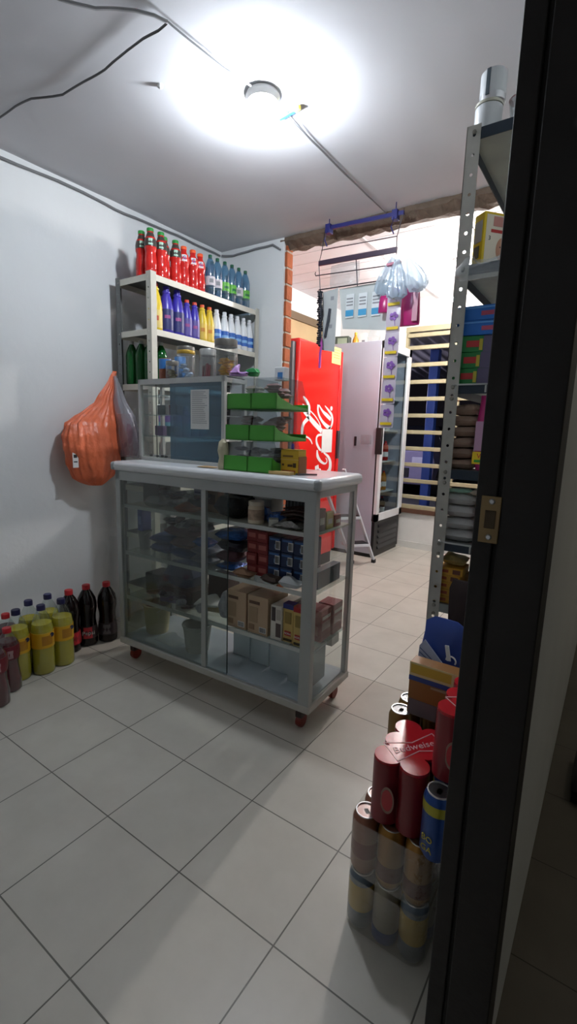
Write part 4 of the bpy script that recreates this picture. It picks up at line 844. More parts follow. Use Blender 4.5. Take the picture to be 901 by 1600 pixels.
for pts, wd in (([(428, 468), (424, 530), (440, 600), (480, 670), (530, 722), (572, 738)], (26, 22, 20, 24, 34, 20)),
                ([(436, 470), (480, 545), (530, 595), (575, 640)], (8, 20, 34, 30)),
                ([(506, 480), (545, 530), (585, 590), (594, 660), (578, 725), (545, 752)], (6, 18, 26, 26, 22, 8)),
                ([(250, 532), (320, 615), (390, 695), (470, 780)], (24, 38, 42, 40)),
                ([(335, 540), (390, 600), (435, 670), (458, 730)], (8, 10, 10, 14)),
                ([(252, 370), (285, 415), (318, 490), (322, 580)], (8, 26, 36, 26)), ([(245, 470), (275, 490), (310, 575)], (16, 14, 30)),
                ([(318, 620), (262, 680), (240, 750), (236, 870)], (34, 30, 34, 20)),
                ([(235, 842), (290, 845), (335, 880), (358, 930)], (8, 12, 14, 10)),
                ([(470, 822), (430, 826), (407, 860), (412, 925), (445, 990), (475, 1005)], (16, 18, 20, 26, 22, 8)),
                ([(415, 1000), (420, 1070), (455, 1130), (505, 1160), (530, 1130), (515, 1090)], (14, 34, 24, 14, 12, 6)),
                ([(490, 1030), (545, 1080), (568, 1150), (560, 1230), (520, 1290), (450, 1300), (410, 1260)], (10, 26, 40, 46, 60, 60, 40)),
                ([(410, 1180), (420, 1260), (470, 1330), (540, 1400)], (50, 60, 30, 10)),
                ([(225, 1000), (250, 1120), (230, 1250), (300, 1400)], (30, 30, 30, 20)),
                ([(330, 1420), (380, 1500), (470, 1540), (540, 1500)], (14, 26, 26, 10))):
    ribbon(L, [zp(*p) for p in pts], [w_ * s for w_ in wd], 'x', CX + .0015)
p = zp(582, 512); L.lathe([(17 * s, 0), (17 * s, .001)], (CX + .001, p[0], p[1]), 14, ax=0)
L.build('script_lettering', ckw, t, smooth=False)
a0, a1 = zp(462, 1030), zp(592, 758)
nt = G().box(CX + .002, a0[0], a0[1], CX + .004, a1[0], a1[1]).build('taped_note', PAPER, t)
a0, a1 = zp(395, 115 - 280), zp(470, -130 + 20)
p0, p1 = at(518, 567, 0, CX + .002), at(533, 545, 0, CX + .002)
st = G().box(CX + .001, p0.y, p0.z, CX + .0025, p1.y, p1.z).build('yellow_sticker', mat('pale_yellow_paper', 'e3c87a', .6), t)
g = G()
for k in range(4): g.box(CX + .0026, p0.y + .02, p1.z - .02 - .022 * k, CX + .003, p1.y - .02, p1.z - .026 - .022 * k)
g.build('sticker_lines', mat('brown_lines', '9c8040', .6), st, smooth=False)
# ------------------------------------------------------------------ grey cooler with glass door
fx0, fx1, fy0, fy1, fz = -2.5, -1.90, 4.21, 4.86, 2.06
side = mat('cooler_side', 'b4b8c6', .4, .1, .02, 3); wht = mat('cooler_frame_white', 'd9dbde', .35)
t = thing('glass_door_cooler', 'tall grey sided drinks cooler with white framed glass door', 'cooler', (0, 0, 0))
G().box(fx0, fy0, .04, fx1, fy0 + .03, fz).build('side_panel', side, t, bevel=.003)
G().box(fx0, fy1 - .03, .04, fx1, fy1, fz).build('side_panel', side, t, bevel=.003)
G().box(fx0, fy0 + .03, .04, fx0 + .03, fy1 - .03, fz).build('back_panel', mat('cooler_lining', 'c6d0d2', .5), t)
G().box(fx0 + .03, fy0 + .03, fz - .05, fx1, fy1 - .03, fz).build('top_panel', side, t)
G().box(fx0 + .03, fy0 + .03, .04, fx1 - .02, fy1 - .03, .36).build('motor_housing', BLACK, t)
g = G().box(fx1 - .02, fy0 + .012, .03, fx1 + .03, fy1 - .01, .36)
g.build('grille_panel', BLACK, t, bevel=.004)
g = G()
for k in range(5): g.prism([(fx1 + .03, .075 + .055 * k), (fx1 + .045, .08 + .055 * k), (fx1 + .03, .11 + .055 * k)], fy0 + .1, fy1 - .08, 1)
g.build('grille_slats', mat('black_gloss', '202024', .3), t, smooth=False)
G().box(fx0 + .02, fy0 + .02, 0, fx1 + .02, fy1 - .02, .04).build('feet', BLACK, t)
G().box(fx1, fy0 + .002, .37, fx1 + .018, fy1 - .002, fz - .005).box(fx1 + .001, fy0 + .05, .42, fx1 + .017, fy1 - .05, fz - .06).build('door_seal', BLACK, t) if False else None
g = G()
for q in ((fy0 + .002, fy0 + .04, .37, fz - .005), (fy1 - .04, fy1 - .002, .37, fz - .005), (fy0, fy1, .37, .4), (fy0, fy1, fz - .04, fz - .005)): g.box(fx1, q[0], q[2], fx1 + .016, q[1], q[3])
g.build('door_seal', BLACK, t, smooth=False)
g = G(); X_, Y_ = fx1 + .016, fx1 + .046
for q in ((fy0, fy0 + .062, .37, fz), (fy1 - .062, fy1, .37, fz), (fy0, fy1, .37, .44), (fy0, fy1, fz - .07, fz)): g.box(X_, q[0], q[2], Y_, q[1], q[3])
d = g.build('door', wht, t, smooth=False)
G().box(X_ + .01, fy0 + .06, .44, X_ + .014, fy1 - .06, fz - .07).build('door_glass', clear('cooler_glass', 'dfe6e8', .04, .02), d)
G().box(fx1 - .004, fy0 - .012, 1.02, Y_ + .012, fy0 + .025, 1.27).build('handle', BLACK, d, bevel=.005)
for k, z in enumerate((.62, .93, 1.24, 1.55)): G().box(fx0 + .05, fy0 + .04, z, fx1 - .04, fy1 - .04, z + .01).build('shelf', mat('white_wire', 'c6ccce', .4), t)
tp = at(572, 687, 1, fy0)
pl = G().pillow(.12, .09, .012, seed=51, wob=.008).turn(0, (tp.x, fy0 - .001, tp.z), H).build('taped_plastic', PLAST, t)
tp = at(555, 690, 1, fy0); G().box(tp.x - .013, fy0 - .004, tp.z - .04, tp.x + .013, fy0 - .001, tp.z + .05).build('lock_cover', mat('dark_metal', '4c4c52', .3, .6), t, bevel=.003)
cols = [('red', mat('drink_red', 'a4201c', .2)), ('dark', cola), ('white', mat('milk_white', 'd4d2cc', .4)), ('amber', mat('drink_amber', 'b8781c', .2)), ('green', gg)]
protos = {n_: bottle_mesh('chilled_bottle', 'x', 'bottle', 'drinks inside the glass door cooler', m_, .2, .032, (RED if n_ != 'white' else BLU), lab=(.2, .45, PAPER if n_ != 'white' else BLU), shape='soda') for n_, m_ in cols}
lev = ('bottom of the cooler', 'lowest shelf', 'second shelf', 'third shelf', 'top shelf')
for k, z in enumerate((.3605, .6305, .9405, 1.2505, 1.5605)):
    for j in range(4):
        n_ = cols[(k * 2 + j // 2) % 5][0]; 
        put(protos[n_], 'f' + n_, (fx1 - .10, fy0 + .1 + .12 * j, z), 0, n_ + ' drink bottle in the cooler, ' + lev[k] + ', ' + ('nearest side', 'second from the near side', 'second from the far side', 'far side')[j])
# things on top of the coolers
carton('dark_picture_card', 'dark picture card standing on the grey cooler', 'picture', at(530, 526, 1, 4.3) * Vector((1, 1, 0)) + Vector((0, 0, fz)), .13, .02, .26, '2c3038', 0, None, [('print', 'f', .2, .3, .7, .7, '6a8a6c')]) if False else None
p = at(534, 524, 1, 4.35); carton('printed_pack', 'dark green and grey printed pack lying on the grey cooler', 'pack', (p.x, 4.36, fz), .16, .1, .09, '3f4a40', .2, None, [('print', 'f', .3, .2, .9, .8, '8c9a84')])
p = at(555, 524, 1, 4.35); t = thing('orange_bottle', 'small orange bottle standing on the grey cooler', 'bottle', (p.x, 4.36, fz))
G().lathe([(.028, 0), (.03, .01), (.03, .05), (.014, .085), (.012, .1)]).build('body', mat('amber_plastic', 'c88a24', .35), t); G().lathe([(.014, .1), (.014, .12), (.01, .122)]).build('cap', mat('yellow_cap', 'd8b030', .4), t)
p = at(566, 524, 1, 4.35); carton('white_carton', 'white carton standing right of the orange bottle', 'box', (p.x, 4.38, fz), .065, .05, .11, 'e0dfda', 0, None, [('print', 'f', .4, .1, .9, .4, '7a7c80')])
p = at(582, 524, 1, 4.35); tag(G().pillow(.11, .08, .13, seed=61, wob=.015).turn(0, (p.x, 4.38, fz)).build('clear_cup_pack', PLAST), 'clear pack of plastic cups on the grey cooler by the door', 'pack')
# plywood board with dark trim on the back-room left wall
y0_, y1_ = 3.3, 4.6
t = thing('plywood_board', 'tan plywood board with dark top rail on the wall behind the red cooler', 'board', (0, 0, 0))
G().box(XB + .001, y0_, 1.5, XB + .03, y1_, 2.26).build('board', mat('plywood', 'b8a078', .6, var=.1, scale=5), t)
G().box(XB + .001, y0_, 2.26, XB + .05, y1_, 2.33).build('rail', mat('dark_brown_rail', '6a5a44', .6), t)
# step ladder
F1, F2 = at(583, 879, 2, 0), at(549, 881, 2, 0)
T1 = at(537, 733, 2, .86); T1 = F1.lerp(Vector((T1.x, T1.y, .86)), 1.0); dlt = F2 - F1
t = thing('step_ladder', 'white folding step ladder with black treads leaning by the coolers', 'ladder', (0, 0, 0))
lw = mat('ladder_white', 'c9ced6', .4, .2)
up = Vector((-.12, -.22, .88))
q = at(537, 733, 1, F1.y - .22); q = at(537, 733, 0, F1.x - .08); T1 = Vector((q.x, q.y, q.z))
for nm, a, b in (('rail', F1 + Vector((0, 0, .02)), T1), ('rail', F2 + Vector((0, 0, .02)), T1 + dlt)): G().bar(a, b, .03, .018).build(nm, lw, t, bevel=.002)
for F in (F1, F2): G().box(F.x - .018, F.y - .018, 0, F.x + .018, F.y + .018, .035).build('rubber_foot', BLACK, t, bevel=.003)
for u in (.22, .52, .8):
    a, b = F1.lerp(T1, u), F2.lerp(T1 + dlt, u); c = (a + b) / 2; ln = (a - b).length
    tr = G().box(-ln / 2, -.09, -.012, ln / 2, .05, .012).turn(math.atan2(dlt.y, dlt.x), c).build('tread', lw, t, bevel=.002)
    G().box(-ln / 2 + .01, -.08, .012, ln / 2 - .01, .04, .016).turn(math.atan2(dlt.y, dlt.x), c).build('tread_mat', BLACK, tr)
# ------------------------------------------------------------------ wire display rack under the lintel
RY = 2.64
def rk(px, py, y=RY): return at(px, py, 1, y)
navy = mat('navy_steel_bar', '27296a', .4, .2); wire = mat('dark_wire', '33323a', .4, .5)
t = thing('wire_display_rack', 'dark wire display rack with navy bar hung below the ceiling', 'rack', (0, 0, 0))
ta, tb = rk(510, 357), rk(631, 332)
G().bar(ta, tb, .014, .02).build('top_bar', navy, t)
for px, py in ((514, 357), (618, 335)):
    c = rk(px, py); br = G().box(c.x - .016, RY - .02, c.z - .03, c.x + .016, RY + .02, c.z + .02)
    br.tube([(c.x, RY - .02, c.z - .02), (c.x - .01, RY - .03, c.z - .07), (c.x + .008, RY - .03, c.z - .11)], .004); br.tube([(c.x, RY, c.z), (c.x, RY, CE - .002)], .003)
    br.build('bracket', navy, t, bevel=.002)
g = G()
for a, b, r in (((502, 391), (620, 369), .0025), ((493, 431), (606, 415), .003), ((498, 453), (606, 437), .0035)): g.tube([rk(*a), rk(*b)], r)
g.tube([rk(503, 391), rk(498, 413), rk(500, 453)], .0025).tube([rk(629, 335), rk(620, 369), rk(619, 398)], .0025).tube([rk(503, 391), rk(506, 372), rk(508, 358)], .0025).tube([rk(556, 405), rk(558, 447)], .003)
g.tube([rk(493, 431), rk(492, 428), rk(493, 425)], .0025).build('wires', wire, t)
G().bar(rk(498, 412), rk(620, 390), .012, .028).build('cross_bar', mat('plum_bar', '3c2c3e', .4, .2), t)
# long card and packet sheet
def sheet(px, m, name, label, cat, y=RY, th=.003):
    P = [rk(*q, y) for q in px]; vs = [(p.x, y, p.z) for p in P] + [(p.x, y + th, p.z) for p in P]
    t = G().add(vs, [(0, 1, 2, 3), (7, 6, 5, 4), (0, 4, 5, 1), (1, 5, 6, 2), (2, 6, 7, 3), (3, 7, 4, 0)]).build(name, m, smooth=False)
    return tag(t, label, cat)
pale = mat('pale_grey_card', 'b4b8b8', .5)
e = thing('hair_clip_card', 'long pale grey card with a dark hair clip hanging from the rack', 'card', (0, 0, 0))
o = sheet(((504, 457), (528, 450), (522, 550), (503, 547)), pale, 'card', '', ''); o.parent = e
c = rk(512, 500); G().tube([(rk(516, 483).x, RY - .006, rk(516, 483).z), (rk(514, 500).x, RY - .012, rk(514, 500).z), (rk(508, 527).x, RY - .006, rk(508, 527).z)], .009).build('hair_clip', mat('dark_clip', '3c4048', .3), e)
for px, py in ((519, 466), (516, 510)): c = rk(px, py); G().box(c.x - .011, RY - .001, c.z - .011, c.x + .011, RY, c.z + .011).build('printed_square', GREYP, e, smooth=False)
e = thing('packet_sheet', 'pale sheet with three blue labelled packets hanging from the rack', 'packet sheet', (0, 0, 0))
o = sheet(((530, 452), (606, 438), (606, 516), (535, 514)), mat('pale_sheet', 'ccd4d4', .5, trans=.25), 'sheet', '', '', RY + .02); o.parent = e
for i, (px, py) in enumerate(((547, 478), (567, 476), (588, 474))):
    c = rk(px, py, RY + .02); pk = G().box(c.x - .028, RY + .013, c.z - .07, c.x + .028, RY + .018, c.z + .065).build('packet', mat('white_packet', 'd9dfe1', .4), e, bevel=.002)
    G().box(c.x - .026, RY + .012, c.z - .06, c.x + .026, RY + .013, c.z - .025).build('blue_band', mat('sky_blue_print', '3f9ac8', .4), pk)
    g = G()
    for k in range(3): g.box(c.x - .022, RY + .012, c.z + .035 - .018 * k, c.x + .02, RY + .0128, c.z + .043 - .018 * k)
    g.build('lines', GREYP, pk, smooth=False)
for px, py, y, sx, sz, lb, sd in ((540, 430, RY + .05, .2, .13, 'limp clear bag draped over the rack wires', 71),):
    c = rk(px, py, y); tag(G().pillow(sx, sz, .03, seed=sd, wob=.02).turn(0, (c.x, y, c.z), H).build('clear_bag', PLAST), lb, 'bag')
# dark hair elastics with a pink tail
t = thing('hair_elastic_bunch', 'dark bunch of hair elastics with a pink tail hanging at the rack end', 'hair elastics', (0, 0, 0))
for i in range(5):
    pts = [rk(500 + random.uniform(-3, 4), 456 + k * 14, RY - .02 - .01 * (i % 3)) + Vector((0, random.uniform(-.01, .01), 0)) for k in range(7)]
    g = G().tube(pts, .0045)
    for k in range(26):
        p = pts[0].lerp(pts[-1], k / 25); g.lathe([(.001, -.007), (.009, 0), (.001, .007)], (p.x + random.uniform(-.009, .009), p.y, p.z), 7)
    g.build('elastic', mat('dark_elastic', '2c2e38', .6), t)
G().tube([rk(500, 520, RY - .03), rk(502, 540, RY - .035), rk(500, 552, RY - .03), rk(499, 575, RY - .03)], .008).build('pink_tail', mat('magenta_elastic', 'b04aa8', .5), t)
# cluster of clear bags, pink packs and the sachet strip
bg = clear('bluish_bag', 'dbe6ee', .06, .2, .4, 'd2e0ea', .9)
for i, (px, py, wx, hz_, y, tilt, lb) in enumerate(((604, 432, .085, .19, RY - .02, .3, 'bluish clear bag bundle, left of the cluster on the rack'), (620, 436, .09, .2, RY - .11, -.05, 'bluish clear bag bundle, middle and lowest of the cluster'), (648, 428, .08, .18, RY - .12, -.4, 'bluish clear bag bundle, right one leaning outward'))):
    c = rk(px, py, y)
    g = G().loft([(0, 0, -hz_ / 2, wx * .35, .02, .1), (0, 0, -hz_ * .42, wx * .6, .03, .1), (0, 0, -hz_ * .2, wx * .62, .035, .08), (0, 0, .1 * hz_, wx * .45, .03, .12), (0, 0, .35 * hz_, wx * .25, .015, .1), (0, 0, hz_ / 2, wx * .12, .008, 0)], 26, wob=.016, seed=i * 5).turn(0, c, ry=tilt)
    tag(g.build('bag_bundle', bg), lb, 'bag', 'bag bundles on the rack')
c = rk(618, 412, RY - .05); tag(G().bar(c + Vector((-.05, 0, 0)), c + Vector((.03, 0, .004)), .02, .012).build('pink_clip', mat('pink_clip', 'b0607a', .4)), 'pink clip holding the bag bundles on the rack', 'clip')
def pack3(px0, py0, px1, py1, y, m, name, label, th=.03):
    a, b = rk(px0, py0, y), rk(px1, py1, y); w_, h_ = abs(b.x - a.x), abs(a.z - b.z)
    g = G().loft([(0, 0, -h_ / 2, w_ * .5, th * .5, 0), (0, 0, -h_ * .4, w_ * .5, th * .62, .02), (0, 0, 0, w_ * .46, th * .55, .03), (0, 0, h_ * .4, w_ * .4, th * .35, .03), (0, 0, h_ / 2, w_ * .35, th * .15, 0)], 20, wob=.006, seed=px0).turn(0, (a + b) / 2)
    return g, (a + b) / 2, w_, h_
g, c, w_, h_ = pack3(627, 447, 655, 507, RY - .02, None, '', '')
e = thing('pink_pouch', 'tall magenta pouch hanging right of the sachet strip', 'pouch', (0, 0, 0)); g.build('pouch', mat('magenta_pouch', 'b0206c', .3, var=.15), e)
G().box(c.x + w_ * .18, c.y - .026, c.z - h_ * .42, c.x + w_ * .42, c.y - .02, c.z + h_ * .3).build('pale_panel', mat('pale_pink', 'c88aa0', .4), e)
g, c, w_, h_ = pack3(592, 463, 607, 488, RY - .03, None, '', '')
tag(g.build('pink_pack', MATS['magenta_pouch']), 'small magenta pack hanging left of the sachet strip', 'pack')
e = thing('sachet_strip', 'long hanging strip of lilac flower sachets with yellow bands', 'sachet strip', (0, 0, 0))
prev = rk(617, 448, RY - .06); lm = mat('lilac_sachet', 'd4cad8', .3, trans=.2); fl = mat('violet_flower', '8a5ab0', .5)
for k in range(6):
    px, py = 617 - k * 2.6, 463 + k * 38 if k < 4 else 463 + k * 37.5
    c = rk(px, py, RY - .06); hz_ = .068; wz = .042
    s_ = G().pillow(wz * 2, hz_ * 2 - .004, .008, seed=k, wob=.003, n=6).turn(0, (c.x, c.y, c.z), H).build('sachet', lm, e)
    G().box(c.x - wz * .8, c.y - .014, c.z - hz_ * .72, c.x + wz * .8, c.y - .010, c.z - hz_ * .5).build('yellow_band', YEL, s_)
    g = G()
    for a_ in range(5): g.lathe([(.011, -.0005), (.009, .001)], (c.x + .005 + .016 * math.cos(a_ * 1.26), c.y - .012, c.z + .02 + .013 * math.sin(a_ * 1.26)), 8, ax=1)
    g.bar((c.x + .008, c.y - .012, c.z + .01), (c.x + .015, c.y - .012, c.z - .03), .003, .002); g.build('flower', fl, s_, smooth=False)
# ------------------------------------------------------------------ goods on the near right shelf
def rs(z, px, py, y): return at(px, py, 1, y)
yf = RY0 + .03
# cans on the very top
t = thing('paint_can', 'silver can with dark band, on top of the white tub', 'can', (-.45, 1.70, 2.2265))
G().lathe([(.036, 0), (.038, .002), (.038, .083), (.036, .085)], seg=28).build('body', SILV, t)
G().lathe([(.0383, .02), (.0385, .021), (.0385, .08), (.0383, .081)], seg=28).build('label', mat('grey_white_label', 'c0c4c6', .4), t)
G().prism([(.0385 * math.cos(a_), .0385 * math.sin(a_)) for a_ in (-1.9, -1.8, -1.7, -1.6)] + [(.0398 * math.cos(a_), .0398 * math.sin(a_)) for a_ in (-1.6, -1.7, -1.8, -1.9)], .012, .083).build('dark_band', mat('slate_band', '38444c', .4), t)
t = thing('white_tub', 'white plastic tub under the silver can on the right shelf top', 'tub', (-.457, 1.697, 2.1402))
G().lathe([(.038, 0), (.04, .003), (.04, .075), (.037, .078)], seg=28).build('body', mat('tub_white', 'c3c6c8', .4), t)
G().lathe([(.0, .0782), (.041, .0782), (.041, .0855), (.038, .086)], seg=28).build('lid', mat('tub_lid', 'b4b2a2', .4), t)
t = thing('glass_cup', 'clear cup with pinkish rim beside the white tub', 'cup', (-.365, 1.70, 2.1402))
G().lathe([(.025, 0), (.034, .075), (.032, .075), (.022, .003)], seg=24).build('cup', PLAST, t); G().lathe([(.034, .073), (.0355, .075), (.034, .077), (.033, .075)], seg=24).build('rim', mat('pink_rim', 'a07a7c', .4), t)
# second deck: baby cereal boxes, clear wrap
zb = RZ[1] + .001
c = at(757, 415, 1, yf)
t = carton('cereal_box', 'yellow and cream cereal box with a baby face on the right shelf', 'box', (-.405, 1.718, zb), .13, .05, .155, 'd8b818', math.radians(50), None,
  [('cream_front', 'f', .06, .03, .94, .95, 'e0d6c2'), ('red_banner', 'f', .2, .62, .9, .68, 'b82c28'), ('print', 'f', .25, .74, .85, .92, 'c88a80'), ('grey_panel', 'l', .15, .45, .85, .85, 'a8a6a4'), ('barcode_patch', 'l', .2, .15, .7, .38, '5a5648'), ('print', 'f', .65, .3, .9, .55, 'a85a30')], [('3', 'f', .16, .5, .018, INK)])
fg = G().lathe([(.001, -.002), (.022, -.0015), (.026, 0)], (0, 0, 0), 20, sx=.8, sy=1.3, ax=1).turn(0, (.004, -.0265, .05)).build('baby_face', mat('skin_print', 'c89478', .6), t)
for dx in (-.006, .009): G().lathe([(.002, -.001), (.002, 0)], (.002 + dx, -.0292, .055), 8, ax=1).build('eye_print', INK, fg)
carton('yellow_box', 'plain yellow and orange box behind the cereal box', 'box', (-.445, 1.80, zb), .08, .05, .13, 'd8a018', .1, None, [('red_writing', 'l', .3, .1, .7, .7, 'b83018'), ('red_writing', 'f', .1, .1, .3, .7, 'b83018')])
t = carton('dark_top_pack', 'dark topped pack behind the cereal box', 'pack', (-.36, 1.83, zb), .06, .06, .17, '2c2c30', .1)
tag(G().pillow(.27, .12, .05, seed=81, wob=.02, n=12).turn(.0, (-.345, RY0 - .062, RZ[1] - .06), .5).build('clear_wrap', PLAST), 'sheet of clear wrap hanging over the edge below the cereal box', 'plastic wrap')
# third deck: blue and green boxes, silver bags
zb = RZ[2] + .001
green_l = ('bottom', 'second from the bottom', 'topmost'); prot = None
for k in range(3):
    lb = 'green and violet detergent box with red writing, ' + green_l[k] + ' of the three'
    p = (-.418 + .003 * k, 1.705, zb + k * .0505)
    if prot is None:
        prot = carton('green_box', lb, 'box', p, .15, .09, .05, '1f7a3c', .06, 'green boxes on the right shelf', [('violet_side', 'f', .54, 0, 1, 1, '5c5470'), ('red_writing', 'f', .2, .3, .46, .7, 'b03030'), ('yellow_flash', 'f', .46, .1, .53, .8, 'b8a838')], bev=.0015)
    else: dup(prot, p, .06 + .05 * k, lb)
prot = None
for k in range(2):
    lb = 'bright blue box on the green boxes, ' + ('lower', 'upper') + ' one' if False else 'bright blue box above the green boxes, ' + ('lower one', 'upper one')[k]
    p = (-.412, 1.70, zb + .1525 + k * .0455)
    if prot is None: prot = carton('blue_box', lb, 'box', p, .155, .09, .045, '2068b8', .1, 'blue boxes on the right shelf', [('red_mark', 'f', .5, .3, .75, .6, 'a84860'), ('pale_line', 'f', .1, .8, .9, .9, '5c9ad8')], bev=.0015)
    else: dup(prot, p, .0, lb)
tag(G().pillow(.1, .1, .05, seed=83, wob=.02).turn(.1, (-.27, 1.69, zb)).build('silver_bag', mat('silver_bag', '8e9098', .25, .5, .2, bump=.6)), 'silver grey bag beside the green boxes by the wall', 'bag')
# fourth deck: brown sugar sacks, pink bag
zb = RZ[3] + .0005; sugar = mat('panela_bag', '9a8272', .4, var=.14, scale=18, bump=.35)
for k in range(6):
    g = G().pillow(.098 + random.uniform(-.006, .006), .13, .037, seed=k * 2.1, wob=.006, n=10, e=.4).turn(random.uniform(-.08, .08), (-.442 + random.uniform(-.004, .004), 1.715, zb + .036 * k))
    tag(g.build('sugar_bag', sugar), 'brown sugar bag, ' + ('bottom of the pile', 'second from the bottom', 'third from the bottom', 'fourth from the bottom', 'fifth, just under the top one', 'topmost, under the pink bag top level')[k], 'bag', 'brown sugar bags on the right shelf')
t = thing('pink_bag', 'bright pink upright bag with a yellow tag beside the brown sugar bags', 'bag', (-.343, 1.675, RZ[3] + .001))
G().loft([(0, 0, 0, .045, .02, 0), (0, 0, .03, .056, .028, 0), (0, 0, .15, .055, .028, .02), (0, 0, .22, .05, .015, .02), (0, 0, .245, .05, .003, 0)], 26, wob=.004, seed=4).build('bag_body', mat('hot_pink', 'c42c7c', .35), t)
G().box(-.05, -.034, .065, .04, -.031, .16).build('pale_panel', mat('lilac_panel', 'b890ac', .4), t)
yt = G().box(-.052, -.036, .022, .02, -.033, .062).build('yellow_tag', YEL, t)
text('VEC', .022, RED, yt, (-.018, -.0368, .048), FRONT); 
G().box(-.045, -.0372, .028, .01, -.036, .036).build('green_line', GRN, yt)
G().prism([(-.012, .178), (.004, .186), (.012, .2), (-.002, .192)], -.0325, -.0315, 1).build('white_mark', PAPER, t)
# fifth deck: rice bags, teal sachet, snack bags
zb = RZ[4] + .0005; rice = mat('rice_bag', 'b4b4b2', .35, var=.06, bump=.25)
for k in range(4):
    g = G().pillow(.122, .14, .043, seed=k * 3.7 + 1, wob=.005, n=10, e=.4).turn(random.uniform(-.05, .05), (-.43, 1.72, zb + .0425 * k))
    tag(g.build('rice_bag', rice), 'white rice bag, ' + ('bottom of the pile', 'second from the bottom', 'third from the bottom', 'top of the pile')[k], 'bag', 'white rice bags on the right shelf')
tag(G().pillow(.1, .05, .012, seed=91, wob=.004).turn(.1, (-.44, 1.675, zb + .172)).build('mint_sachet', mat('mint_plastic', '9ccab4', .4)), 'mint green sachet lying on the white rice bags', 'sachet')
t = thing('snack_bag', 'red and orange snack bag with frilled white end on the rice bags', 'bag', (-.335, 1.69, zb + .0))
G().pillow(.05, .1, .19, seed=92, wob=.015, n=8).build('bag_body', mat('snack_red', 'b8401c', .3, var=.4, scale=25), t)
G().pillow(.05, .1, .02, (-.035, 0, .165), 6, .01, 3).build('frilled_end', mat('frill_white', 'c8bca8', .4), t)
# sixth deck: yellow pasta boxes, dark cloth
zb = RZ[5] + .0005; prot = None
for k in range(5):
    lb = 'yellow box with red writing, ' + ('bottom of the pile', 'second from the bottom', 'middle of the pile', 'fourth from the bottom', 'top of the pile')[k]; p = (-.442, 1.70, zb + .0262 * k)
    if prot is None: prot = carton('yellow_food_box', lb, 'box', p, .095, .1, .0255, 'b8861c', .0, 'yellow boxes low on the right shelf', [('red_writing', 'f', .1, .3, .5, .7, '8c3c14'), ('dark_patch', 'f', .65, .2, .92, .8, '5a2c14')], bev=.001)
    else: dup(prot, p, random.uniform(-.06, .06), lb)
tag(G().pillow(.09, .09, .035, seed=95, wob=.01).turn(.1, (-.438, 1.72, zb + .1325)).build('bread_bag', mat('pasta_bag', 'b8a468', .4, var=.3, scale=40, bump=.4)), 'pale yellow bag lying on top of the yellow boxes', 'bag')
tag(G().pillow(.11, .09, .17, seed=96, wob=.02).turn(.2, (-.325, 1.72, zb + .0)).build('grey_pouch', mat('grey_pouch', '5c5c5e', .35, bump=.4)), 'grey crumpled pouch right of the yellow boxes', 'pouch')
t = thing('dark_cloth', 'dark maroon cloth hanging off the low shelf beside the yellow boxes', 'cloth', (-.36, 1.617, .45))
G().loft([(0, 0, 0, .05, .008, .1), (0, 0, .05, .055, .01, .08), (-.004, 0, .15, .052, .012, .08), (-.004, 0, .25, .055, .014, .06), (0, .004, .285, .05, .008, 0)], 30, wob=.012, seed=3).build('cloth', mat('maroon_cloth', '22100f', .8), t)
# ------------------------------------------------------------------ can stack on the floor by the door frame
CR_, CH = .0325, .157
def can(label, group, bodym, band=None, bandz=(.2, .6), topcol=None, name='beer_can'):
    t = thing(name, label, 'can', (0, 0, 0), 0, group)
    G().lathe([(CR_ * .76, 0), (CR_ * .8, .004), (CR_, .014), (CR_, CH - .02), (CR_ * .97, CH - .015), (CR_ * .82, CH - .003)], seg=20).build('can_body', bodym, t)
    if band: G().lathe([(CR_ * 1.004, CH * bandz[0]), (CR_ * 1.012, CH * bandz[0] + .001), (CR_ * 1.012, CH * bandz[1]), (CR_ * 1.004, CH * bandz[1] + .001)], seg=20).build('printed_band', band, t)
    ld = G().lathe([(CR_ * .82, CH - .003), (CR_ * .82, CH), (CR_ * .74, CH), (CR_ * .7, CH - .005), (0, CH - .005)], seg=20).build('lid', SILV, t)
    G().box(-.006, -.011, CH - .0045, .006, .008, CH - .003).build('pull_tab', mat('tab_metal', 'a8aaac', .3, .9), ld, bevel=.001)
    return t
tiers = {0: ('bottom tier', [('blue_yellow', mat('can_grey_blue', '6c7a88', .35, .4, .15), mat('can_yellow', 'b89c3c', .35, .3), (.35, .8)), ('white_blue', mat('can_dull_white', '8f8a7c', .35, .4), mat('can_blue3', '2c4a84', .35, .3), (.05, .25))]),
         1: ('middle tier', [('tan', mat('can_tan', '94604c', .35, .5, .1), mat('can_red_band', '7c2c24', .4, .3), (.3, .55)), ('gold', mat('can_gold', '9c7030', .3, .6, .1), mat('can_dark_band', '5c2018', .4, .3), (.15, .4))])}
xs = [-.397, -.330, -.263]; ys = [.957, 1.024, 1.091, 1.158, 1.225, 1.29]
rown = ('front row', 'second row', 'third row', 'fourth row', 'fifth row', 'back row'); coln = ('left', 'middle', 'right')
